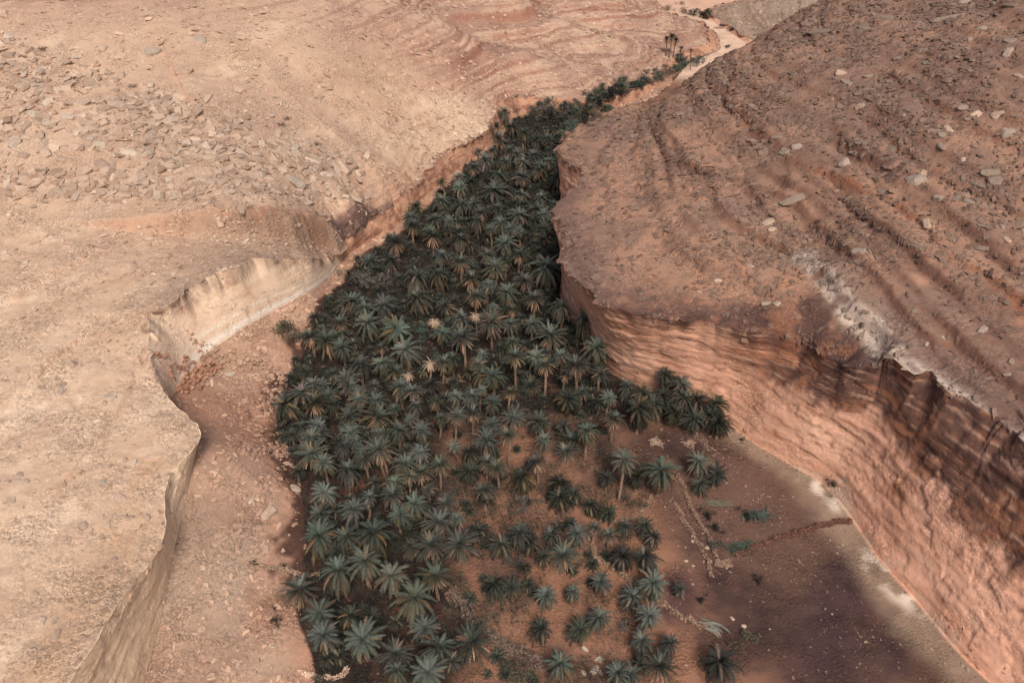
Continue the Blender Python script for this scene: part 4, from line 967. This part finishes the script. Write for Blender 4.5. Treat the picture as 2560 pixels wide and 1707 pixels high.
# loose stones too many to count, one object
RK = [rock_arrays(500 + i, 9 + i % 4, d) for i, d in enumerate([(1, .8, .5), (1.1, .7, .4), (1.2, .6, .35), (.9, .9, .6), (1.3, .6, .3), (1.4, .5, .28)])]
def stones(name, pos, nor, size, colr_, az, label, flat=1.0, sink=.1, seedv=0):
    Rr = np.random.default_rng(600 + seedv); n = len(pos)
    vi = Rr.integers(0, len(RK), n); VV, FF, CC = [], [], []; off = 0
    z = nor / np.linalg.norm(nor, axis=1, keepdims=True)
    z = z + Rr.normal(0, .16, z.shape); z /= np.linalg.norm(z, axis=1, keepdims=True)
    x = np.stack([np.cos(az), np.sin(az), np.zeros(n)], 1); x -= z * (x * z).sum(1, keepdims=True); x /= np.linalg.norm(x, axis=1, keepdims=True)
    y = np.cross(z, x)
    for k, (rv, rf) in enumerate(RK):
        m = np.where(vi == k)[0]
        if not len(m): continue
        sv = rv[None] * size[m][:, None, None] * Rr.uniform(.75, 1.25, (len(m), 1, 3)).astype(np.float32)
        sv[..., 2] *= flat
        w = sv[..., :1] * x[m][:, None] + sv[..., 1:2] * y[m][:, None] + sv[..., 2:3] * z[m][:, None] + pos[m][:, None] + (z[m] * (size[m] * sink)[:, None])[:, None]
        VV.append(w.reshape(-1, 3)); f = rf[None] + (np.arange(len(m)) * len(rv))[:, None, None] + off
        FF.append(f.reshape(-1, 3)); off += len(m) * len(rv)
        CC.append(np.repeat(colr_[m] * Rr.uniform(.82, 1.2, (len(m), 1)), len(rv), 0))
    me = np_mesh(name, np.concatenate(VV), np.concatenate(FF), np.full(sum(len(f) for f in FF), 3), [M_rock], smooth=False)
    set_col(me, np.clip(np.concatenate(CC), .01, .9))
    o = add(name, me); tag(o, label, None, None, "stuff"); return o
ga = np.linalg.norm(np.cross(np.gradient(P, axis=0), np.gradient(P, axis=1)), axis=-1)      # cell area, m2
Pn = N
PXf, PYf, PDf = proj(P)
vis = (PXf > -120) & (PXf < 2680) & (PYf > -90) & (PYf < 1800) & (PDf > 0)
cl = fbm(X, Y, Z, 6, 3, 401); cl2 = fbm(X, Y, Z, 18, 3, 405)
def scatter(name, dens, smin, smax, pw, cfun, azf, label, flat=1.0, seed=1, sink=.08):
    Rr = np.random.default_rng(seed); w = np.where(vis, dens * ga, 0).ravel(); n = int(w.sum())
    idx = Rr.choice(w.size, n, p=w / w.sum())
    pos = P.reshape(-1, 3)[idx] + np.c_[Rr.uniform(-.3, .3, (n, 2)), np.zeros(n)]
    size = smin + (smax - smin) * Rr.random(n) ** pw
    size *= np.clip(PDf.ravel()[idx] * S / 150, .7, 1.5)
    c = cfun(idx, Rr, n)
    print(name, n)
    return stones(name, pos, Pn.reshape(-1, 3)[idx], size.astype(np.float32), c, azf(Rr, n), label, flat, sink, seed)
def mixc(a, b, keep_=.35):
    def f(idx, Rr, n):
        c = A(a) + (A(b) - A(a)) * Rr.random((n, 1)); return c * (1 - keep_) + colr.reshape(-1, 3)[idx] * keep_
    return f
rubL = np.where(hillL, 1.0, 0) * sstep(520, 470, PYf + .0 * PXf) * sstep(.0, 1.0, np.clip((PYf - (60 + PXf * .33)) / 110, 0, 1)) * sstep(980, 850, PXf)
scatter("rubble_field", rubL * np.clip(1.3 + 3.4 * cl + 2.4 * cl2, .15, 3.6), .18, 2.9, 4.6, mixc((.56, .44, .34), (.36, .24, .175), .2), lambda R_, n: R_.uniform(0, 6.28, n), "angular tan stones and slabs strewn over the left rubble field", 1.1, 1, .0)
pl = np.where(hillL, 1.0, 0) * (1 - rubL) * sstep(120, 300, PYf + 100 * (PXf < 400))
scatter("plateau_stones", pl * np.clip(.55 + 1.1 * cl * cl2 * 9 + 1.8 * cl, .08, 2.6), .14, 1.15, 3.4, mixc((.64, .50, .39), (.36, .245, .175), .3), lambda R_, n: R_.uniform(0, 6.28, n), "small pale stones scattered over the left plateau and slope", .6, 2)
hr = np.where(hillR & (Y < 400), 1.0, 0)
hup = sstep(12, 40, edge_d)
scatter("hillside_slabs", hr * (.4 + .8 * hup) * np.clip(1.7 + 3.6 * cl + 3.0 * cl2, .15, 4.2), .22, 1.7, 3.6, mixc((.275, .205, .16), (.15, .092, .075)), lambda R_, n: R_.normal(.65, .5, n), "grey brown stone slabs lying on the right hillside", .85, 3, .02)
scatter("talus_stones", np.where(ZN == 2, 1.0, 0) * np.clip(1.1 + 3.4 * cl, .1, 3.0), .18, 1.5, 3.2, mixc((.47, .34, .25), (.36, .22, .155)), lambda R_, n: R_.uniform(0, 6.28, n), "loose stones on the talus slope below the left cliff", .8, 4)
scatter("floor_stones", np.where(ZN == 3, 1.0, 0) * np.where(Y > 330, .05, 1) * np.clip(.5 + 2.0 * cl + 1.2 * cl2, .08, 2.2), .12, .7, 3.4, mixc((.46, .33, .25), (.24, .14, .11)), lambda R_, n: R_.uniform(0, 6.28, n), "small loose stones on the valley floor", .8, 5)
farh = np.where((hillL & (Y > 250)) | (hillR & (Y > 385)), 1.0, 0)
scatter("far_slope_stones", farh * np.clip(.10 + .6 * cl + .4 * aT, .02, .6), .4, 1.5, 3, mixc((.47, .34, .26), (.30, .19, .145)), lambda R_, n: R_.uniform(-.3, .3, n), "stones along the rock beds of the far slopes", .6, 6)

rimd = np.where(hillR & (Y < 300), np.exp(-(edge_d / 1.8)**2), 0) + np.where(hillL & (Y < 330), np.exp(-(edge_d / 1.6)**2) * np.where(Y < 180, .35, 1), 0) + np.where(wr | wl, sstep(.86, 1, np.where(wr, TT, 1 - TT)) * .25, 0)
scatter("rim_stones", rimd * np.clip(1.2 + 3 * cl, .1, 2.5), .35, 2.2, 2.4, mixc((.24, .165, .13), (.13, .08, .065), .45), lambda R_, n: R_.uniform(0, 6.28, n), "broken slabs crumbling along the cliff rims", .8, 7, -.05)
footd = np.where(wr, sstep(.12, .0, TT), 0) + np.where(ZN == 3, np.clip((TT - .94) / .06, 0, 1) * .6, 0) * (Y < 260) + np.where(wl, sstep(.9, 1, TT), 0) * .8
scatter("foot_stones", footd * np.clip(.5 + 2.4 * cl, .03, 1.6), .2, 1.3, 3.2, mixc((.5, .36, .27), (.33, .18, .12), .5), lambda R_, n: R_.uniform(0, 6.28, n), "fallen stones at the feet of the cliffs", .9, 8, -.02)

# ------------------------------------------------------------------ dry stone walls and banks
def wall_obj(name, pts, w, hgt, size, c0, c1, label, cat, n_per=9, seed=0):
    W = [hit(*p)[0] for p in pts]; Rr = np.random.default_rng(800 + seed)
    seg_ = [(W[i], W[i + 1]) for i in range(len(W) - 1)]; Lt = sum((b - a).length for a, b in seg_)
    n = int(Lt * n_per); pos, az = [], []
    for _ in range(n):
        d = Rr.uniform(0, Lt)
        for a, b in seg_:
            if d <= (b - a).length: break
            d -= (b - a).length
        tdir = (b - a).normalized(); q = a + tdir * d
        sd_ = Vector((-tdir.y, tdir.x, 0)); lat = Rr.uniform(-1, 1); hh = Rr.uniform(0, 1) * hgt * (1 - .35 * abs(lat)) + math.sin(q.x * .9) * .08
        wob_ = .35 * math.sin(d * .5 + seed)
        p = q + sd_ * (lat * w * .5 + wob_)
        pos.append((p.x, p.y, ground(p.x, p.y) + hh if hgt > 0 else p.z)); az.append(math.atan2(tdir.y, tdir.x) + Rr.normal(0, .4))
    pos = np.array(pos); c = A(c0) + (A(c1) - A(c0)) * Rr.random((n, 1))
    base = Vector(pos.mean(0))
    o = stones(name, pos - np.array(base[:]), np.tile([0, 0, 1.0], (n, 1)), Rr.uniform(size * .6, size * 1.5, n).astype(np.float32), c, np.array(az), label, 1.1, 0, 50 + seed)
    if cat != "stone pile":
        del o["kind"]; o["category"] = cat
    o.location = base; return o
def cp(ox, oy, l): return [(x / 2.6133 + ox, y / 2.6133 + oy) for x, y in l]
TANW, TANW2 = (.32, .215, .155), (.21, .125, .088)
wall_obj("stone_wall", cp(1100, 1107, [(962,620),(988,680),(1000,760),(1080,805),(1160,860),(1230,910),(1285,960)]), .9, .8, .38, (.40, .27, .19), TANW2, "pale winding dry stone garden wall curving down through the palms", "wall", 40, 1)
wall_obj("stone_wall", cp(1100, 1107, [(1330,1005),(1450,1055),(1600,1145),(1720,1200),(1835,1255)]), 1.0, .5, .38, TANW, (.14, .08, .06), "low crumbling wall running down right below the winding wall", "wall", 32, 2)
wall_obj("field_wall", [(1838,1392),(1880,1372),(1928,1352),(1985,1333),(2043,1317),(2085,1306),(2126,1302)], .9, 1.1, .38, (.19, .10, .075), (.11, .05, .038), "reddish dry stone field wall ending at the foot of the right cliff", "wall", 46, 3)
wall_obj("lane_wall", cp(1100, 1107, [(1555,200),(1600,280),(1632,390),(1700,520),(1760,610),(1795,670),(1812,745)]), .7, .7, .34, TANW, TANW2, "right hand wall of the sunken lane beside the dark soil", "wall", 34, 4)
wall_obj("lane_wall", cp(1100, 1107, [(1540,390),(1585,480),(1650,600),(1720,700),(1765,790),(1772,880)]), .7, .6, .34, TANW, TANW2, "left hand wall of the sunken lane beside the bare plot", "wall", 34, 5)
wall_obj("stone_wall", cp(1100, 1107, [(1040,515),(1130,522),(1250,510),(1300,480),(1350,420),(1385,350)]), .8, .6, .38, (.36, .25, .18), TANW2, "short pale wall above the two small tan palms", "wall", 34, 6)
wall_obj("stone_wall", cp(0, 1107, [(1625,795),(1700,812),(1800,832),(1900,850),(2000,878),(2090,870)]), .8, .5, .34, (.52, .37, .27), TANW2, "low wall crossing the talus to the palms, upper of two", "wall", 30, 7)
wall_obj("stone_wall", cp(0, 1107, [(1008,1238),(1100,1250),(1200,1290),(1320,1310),(1450,1325),(1660,1355)]), .9, .35, .34, (.45, .33, .25), (.38, .25, .18), "faint low wall on the talus slope, lower of two", "wall", 26, 8)
wall_obj("stone_wall", cp(0, 1107, [(1950,1500),(2030,1515),(2110,1532),(2200,1535),(2245,1525),(2270,1465)]), .8, .6, .34, (.66, .5, .38), (.46, .3, .21), "pale hooked wall at the lower edge beside the grove", "wall", 34, 9)
wall_obj("rubble_bank", cp(650, 1107, [(1245,960),(1330,1060),(1400,1150),(1500,1250),(1600,1310),(1700,1365),(1880,1460)]), 2.6, .7, .42, (.21, .15, .12), (.12, .075, .06), "rubble bank with dry weeds slanting through the lower clearing", "bank", 50, 10)
wall_obj("rubble_pile", cp(1100, 1107, [(1800,770),(1850,785),(1890,775)]), 1.6, .5, .42, (.34, .24, .18), TANW2, "pile of pale stones where lane walls meet the field wall", "stone pile", 60, 11)
wall_obj("earth_bank", [(1690,1035),(1730,1078),(1762,1112),(1790,1140)], 1.6, .5, .38, (.26, .175, .13), (.15, .09, .07), "stony bank below the dark palm cluster at the cliff", "bank", 30, 12)
wall_obj("rubble_pile", cp(0, 550, [(1150,1130),(1190,1060),(1240,1080),(1300,1020),(1330,960),(1420,1000)]), 5.0, 1.0, 1.1, (.46, .27, .18), (.34, .16, .10), "broken reddish blocks heaped in the corner under the left alcove", "stone pile", 9, 13)
wall_obj("rubble_pile", cp(0, 550, [(1300,900),(1450,880),(1600,950),(1750,1000),(1840,1060)]), 6.0, .7, .8, (.50, .34, .24), (.40, .25, .18), "tan broken rock heap beneath the pale striped cliff", "stone pile", 12, 14)
wall_obj("rubble_pile", cp(0, 1107, [(1620,90),(1720,60),(1820,40),(1880,90)]), 4.0, .7, .6, (.52, .34, .26), (.36, .2, .15), "pinkish rock pile at the grove's left edge", "stone pile", 14, 15)

# ------------------------------------------------------------------ shrubs
def bush_mesh(seed, n, c0, c1, leaf=.22, tw=10, flat=.75):
    R = np.random.default_rng(seed); vs, fs, cs = [], [], []
    lobes = R.normal(0, .42, (9, 3)); lobes[:, 2] = np.abs(lobes[:, 2]) * flat + .25
    for _ in range(n):
        l = lobes[R.integers(9)]; d = R.normal(0, 1, 3); d /= np.linalg.norm(d)
        p = l + d * R.uniform(.1, .42) * A([1, 1, .8]); p[2] = max(p[2], .03)
        a = R.normal(0, 1, 3); a /= np.linalg.norm(a); b = np.cross(a, R.normal(0, 1, 3)); b /= np.linalg.norm(b) + 1e-6
        s_ = leaf * R.uniform(.35, 1) * .5; i = len(vs); c = A(c0) + (A(c1) - A(c0)) * R.random(); c = c * R.uniform(.7, 1.25)
        vs += [p - a * s_, p + b * s_ * .45, p + a * s_, p - b * s_ * .45]; cs += [c] * 4; fs.append((i, i + 1, i + 2, i + 3))
    return build("leaves", (vs, fs, cs), M_bush)
def twig_mesh(seed, n=9):
    R = np.random.default_rng(seed); vs, fs, cs = [], [], []
    for _ in range(n):
        az = R.uniform(0, 6.28); e = R.uniform(.5, 1.4); L_ = R.uniform(.5, .95); d = A([math.cos(az) * math.cos(e), math.sin(az) * math.cos(e), math.sin(e)])
        s1 = A([-math.sin(az), math.cos(az), 0]) * .025; s2 = np.cross(d, s1)
        i = len(vs); vs += [s1, -s1, s2, d * L_]; cs += [A([.13, .09, .07])] * 4; fs += [(i, i + 2, i + 3), (i + 2, i + 1, i + 3), (i + 1, i, i + 3)]
    return build("twigs", (vs, fs, cs), M_bark)
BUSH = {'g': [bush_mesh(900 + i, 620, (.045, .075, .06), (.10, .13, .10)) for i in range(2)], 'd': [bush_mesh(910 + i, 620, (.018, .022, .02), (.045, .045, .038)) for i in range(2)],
        'y': [bush_mesh(920 + i, 420, (.10, .075, .05), (.19, .145, .10), .2) for i in range(2)], 'o': [bush_mesh(930, 560, (.085, .085, .055), (.15, .135, .095))], 'q': [bush_mesh(935, 560, (.09, .08, .07), (.15, .13, .115))]}
TW = [twig_mesh(940 + i) for i in range(2)]
WB = {'g': "dark green leafy", 'd': "nearly black", 'y': "dry brown", 'o': "olive", 'q': "grey brown"}
SH = [(708, 826, 34, 'o', "wide olive bush at the foot of the talus by the left palms"), (900, 690, 30, 'q', "grey brown thicket beside the pale rock, left half"), (930, 706, 34, 'q', "grey brown thicket beside the pale rock, right half"),
      (960, 700, 22, 'q', "grey brown thicket edge touching the palms"), (1049, 826, 20, 'g', "round dark green bush between palms in mid grove"),
      (2081, 1208, 15, 'd', "lone black bush against the foot of the right cliff"), (1891, 1446, 12, 'd', "small dark bush on the brown soil field"), (635, 1405, 8, 'd', "small dark bush above the upper talus wall"),
      (710, 1411, 6, 'd', "tiny dark bush above the talus wall nearer the palms"), (687, 1519, 6, 'd', "small upper bush of the pair on the lower talus"), (692, 1548, 12, 'd', "larger lower bush of the pair on the lower talus"),
      (1754, 1497, 11, 'd', "little round dark bush below the lane walls"), (1304, 1256, 22, 'q', "rounded grey green bush in the clearing beside red gully"), (1855, 1097, 6, 'd', "tiny dark tuft on the pale cliff foot"),
      (1866, 1283, 16, 'd', "dark bush beside the grey cut fronds"), (1768, 1285, 14, 'd', "dark bush left of the grey cut fronds"), (1788, 1318, 15, 'd', "dark bush inside the bend of the lane wall"), (1790, 1360, 20, 'q', "grey bush in the corner beside the green cut fronds"),
      (795, 1700, 18, 'q', "grey bush cut by the bottom edge beside the hooked wall"), (1155, 1448, 22, 'y', "dry bush at the top of the rubble bank"), (1130, 1520, 18, 'y', "dry bush left of the rubble bank"), (1300, 1690, 26, 'o', "yellow green bush at the bottom edge of the clearing"),
      (1290, 1650, 18, 'y', "brown bush above the yellow green bush"), (1845, 1605, 22, 'y', "brown scrub beside the pale boulder on dark soil"), (1870, 1590, 18, 'o', "olive scrub under the pale boulder on dark soil"),
      (1650, 1180, 22, 'y', "brown scrub above the lane mouth"), (1600, 1250, 22, 'y', "brown scrub left of the lane mouth"), (1500, 1190, 20, 'y', "grey brown scrub below the tall teal palm"), (1520, 1235, 18, 'y', "dry scrub beside the bare trunk"),
      (1336, 283, 24, 'q', "grey bush on rock ledges at grove's far left tip"), (1362, 285, 24, 'q', "second grey bush on the far rock ledges"), (1390, 300, 24, 'd', "dark shrub mass under the far bushes"),
      (1363, 255, 22, 'g', "dark green bush where the far ledges begin"), (1420, 262, 20, 'g', "dark green bush along the far ledge foot"), (1440, 305, 24, 'q', "brown bush against the right slope edge"), (1400, 340, 26, 'y', "brown scrub under the right slope"),
      (1424, 320, 20, 'g', "green bush pressed to the right slope edge"), (1478, 270, 18, 'y', "brown bush between far palms"), (1500, 258, 18, 'd', "black bush below the far trunk palm"), (1530, 238, 20, 'd', "dark bush below the far palm pair"),
      (1552, 232, 18, 'd', "dark bush at the slope edge"), (1585, 215, 16, 'g', "green bush right of the far palm pair"), (1600, 210, 14, 'g', "last dark green bush of the far row"), (1690, 170, 18, 'g', "green thicket under the far clump, left"),
      (1712, 160, 18, 'g', "deep green thicket under the far clump, middle"), (1740, 150, 16, 'g', "green bush under the far clump, right"), (1700, 145, 14, 'q', "grey green bush above the far thicket"), (1672, 180, 16, 'y', "brown scrub left of the far thicket"),
      (1655, 195, 14, 'y', "dry grass clump left below the far thicket"), (1672, 22, 11, 'y', "flat topped acacia like bush at the sandy plain"), (1715, 28, 14, 'y', "brown thicket beside the far stream, left"), (1735, 32, 14, 'q', "grey green thicket beside the far stream, middle"),
      (1752, 38, 11, 'd', "dark bush beside the far stream, right"), (1825, 76, 8, 'd', "round dark bush on the far stream's right bank"), (1816, 116, 7, 'o', "sparse shrub standing in the pale stream bed"), (1701, 8, 8, 'y', "brown tree like shrub on the distant plain"),
      (1625, 205, 13, 'q', "grey bush between the far bush row and the pale stream clump"), (1640, 192, 13, 'g', "green bush between the far row and the pale stream clump"), (1460, 300, 20, 'd', "dark bush tucked under the right slope near the far tip"),
      (1490, 285, 18, 'y', "brown bush tucked under the right slope near the far tip"), (1520, 268, 16, 'g', "green bush tucked under the right slope near the far tip"), (1410, 285, 20, 'y', "brown tangled bush in the middle of the far tip"),
      (1120, 1250, 22, 'y', "brown scrub between palms at the clearing's left edge"), (1240, 1200, 18, 'd', "dark scrub beside the red gully"), (1400, 1260, 20, 'y', "brown scrub in the middle of the clearing"),
      (1290, 1400, 20, 'q', "grey scrub above the lone clearing palms"), (1215, 1540, 18, 'y', "brown scrub right of the rubble bank"), (1340, 1480, 16, 'd', "dark scrub among the lower clearing palms"), (1450, 1400, 18, 'y', "brown scrub below the winding garden wall"),
      (1560, 1560, 20, 'q', "grey scrub near the crumbling low wall"), (1620, 1660, 18, 'd', "dark scrub left of the lone lower right palm"), (1180, 1620, 22, 'd', "dark scrub at the bottom beside the grove"), (1330, 1140, 16, 'y', "dry scrub at the top of the clearing"),
      (337, 214, 9, 'y', "dry scrub above the rubble field middle"), (432, 281, 11, 'y', "dry scrub among the rubble's upper stones"), (100, 124, 10, 'y', "dry scrub high in the rubble near the left edge"),
      (185, 195, 8, 'y', "dry scrub low bush left in the rubble field"), (700, 312, 9, 'y', "dry scrub at the rubble field's right top"), (720, 295, 8, 'y', "dry scrub on smooth slope right of the rubble"), (795, 360, 10, 'y', "grey scrub by dark slab ledge right of the rubble")]
_rs = np.random.default_rng(12)
for i_ in range(26):
    f_ = i_ / 25
    SH.append((1405 + 300 * f_ + _rs.normal(0, 5), 300 - 132 * f_ ** .8 + _rs.normal(0, 8) - 6, float(_rs.uniform(5, 19)) * (1.15 - .35 * f_), str(_rs.choice(['g', 'd', 'd', 'q', 'y'])), "bush in the far ravine, %s of the row from the left" % ordw(i_ + 1)))
for px, py, r, k, lab in SH:
    if lab.startswith('bush in'): lab = WB[k] + ' ' + lab
    h_ = hit(px, py + r * .5)
    if not h_: continue
    p = h_[0]; _, _, D = proj(np.array(p[:])); s_ = r / 1900.0 * float(D) * S / .72
    e = bpy.data.objects.new("desert_bush", None); COL.objects.link(e); e.location = p - Vector((0, 0, .05)); e.rotation_euler[2] = random.uniform(0, 6.28); e.empty_display_size = .2
    tag(e, lab, "bush", "bushes of the valley")
    add("leaves", random.choice(BUSH[k]), e, sc=(s_, s_, s_ * random.uniform(.75, 1))); add("twigs", random.choice(TW), e, sc=(s_,) * 3)
# undergrowth added below the palms, coloured dark for shade: nobody could count it
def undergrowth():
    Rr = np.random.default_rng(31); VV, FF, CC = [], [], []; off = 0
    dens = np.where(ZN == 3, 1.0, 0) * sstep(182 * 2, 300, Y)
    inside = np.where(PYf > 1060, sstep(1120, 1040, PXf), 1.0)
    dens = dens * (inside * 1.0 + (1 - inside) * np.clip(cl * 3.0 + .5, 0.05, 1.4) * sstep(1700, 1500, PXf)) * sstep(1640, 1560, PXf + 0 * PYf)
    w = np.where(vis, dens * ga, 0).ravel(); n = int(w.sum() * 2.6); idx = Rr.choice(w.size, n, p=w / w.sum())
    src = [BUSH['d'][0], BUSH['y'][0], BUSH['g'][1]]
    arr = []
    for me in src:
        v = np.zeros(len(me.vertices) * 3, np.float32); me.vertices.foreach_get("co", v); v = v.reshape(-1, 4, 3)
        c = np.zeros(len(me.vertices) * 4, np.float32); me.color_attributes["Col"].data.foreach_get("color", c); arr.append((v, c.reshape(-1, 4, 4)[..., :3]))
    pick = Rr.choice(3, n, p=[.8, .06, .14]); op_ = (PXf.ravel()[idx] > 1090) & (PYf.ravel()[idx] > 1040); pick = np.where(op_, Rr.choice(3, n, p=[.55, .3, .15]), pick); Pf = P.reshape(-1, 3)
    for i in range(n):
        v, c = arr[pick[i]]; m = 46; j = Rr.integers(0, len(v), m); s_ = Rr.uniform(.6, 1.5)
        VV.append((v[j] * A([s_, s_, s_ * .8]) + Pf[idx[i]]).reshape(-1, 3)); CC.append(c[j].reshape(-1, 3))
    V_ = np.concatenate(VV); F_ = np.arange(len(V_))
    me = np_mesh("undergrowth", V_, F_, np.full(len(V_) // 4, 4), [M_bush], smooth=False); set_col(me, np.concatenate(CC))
    o = add("undergrowth", me); tag(o, "dark tangled undergrowth added beneath the palms, shade put into its colour", None, None, "stuff"); print("undergrowth", n)
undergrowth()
# cut fronds lying in heaps
def frond_pile(px, py, w, l, n, c0, az0, spread, lab, seed):
    R = np.random.default_rng(seed); out = ([], [], []); p = hit(px, py)[0]
    for i in range(n):
        sub = ([], [], []); c = A(c0) * R.uniform(.7, 1.3)
        frond(R, R.uniform(2.2, 3.0), 0, .18, .3, .3, 12, c, c * 1.2, sub)
        a = az0 + R.normal(0, spread); M_ = A([[math.cos(a), -math.sin(a), 0], [math.sin(a), math.cos(a), 0], [0, 0, 1]])
        o_ = A([R.normal(0, l * .3) * math.cos(az0) , R.normal(0, w * .35) + R.normal(0, l * .3) * math.sin(az0), R.uniform(.05, .5)])
        b = len(out[0]); out[0].extend([M_ @ (v - A([1.3, 0, 0])) + o_ for v in sub[0]]); out[2].extend(sub[2]); out[1].extend([tuple(i_ + b for i_ in f) for f in sub[1]])
    me = build("frond_pile", out, M_dead if c0[0] > c0[1] else M_leaf); o = add("frond_pile", me, loc=p); tag(o, lab, "frond pile", None)
frond_pile(1898, 1291, 1.5, 4.5, 34, (.07, .10, .082), .1, .9, "heap of freshly cut blue green palm fronds on the brown soil", 1)
frond_pile(1850, 1370, 1.4, 4.0, 32, (.07, .098, .08), .3, .9, "heap of green fronds in the corner of the field wall", 2)
frond_pile(1795, 1262, 1.3, 3.8, 30, (.20, .18, .13), 0, .3, "heap of grey withered fronds beside the lane", 3)
frond_pile(1780, 1568, .9, 2.6, 14, (.16, .165, .14), -.7, .3, "few grey green fronds on the low crumbling wall", 4)
frond_pile(1640, 1110, 1.3, 2.0, 16, (.35, .25, .19), .5, 1.2, "dried pale frond tangle below the cliff palms, upper", 5)
frond_pile(1722, 1112, 1.1, 1.6, 14, (.38, .25, .18), .2, 1.2, "dried tan frond tangle at the earth bank", 6)
frond_pile(1135, 955, 1.6, 4.5, 26, (.36, .22, .16), .1, 1.2, "dead fallen fronds in the gap of mid grove", 7)
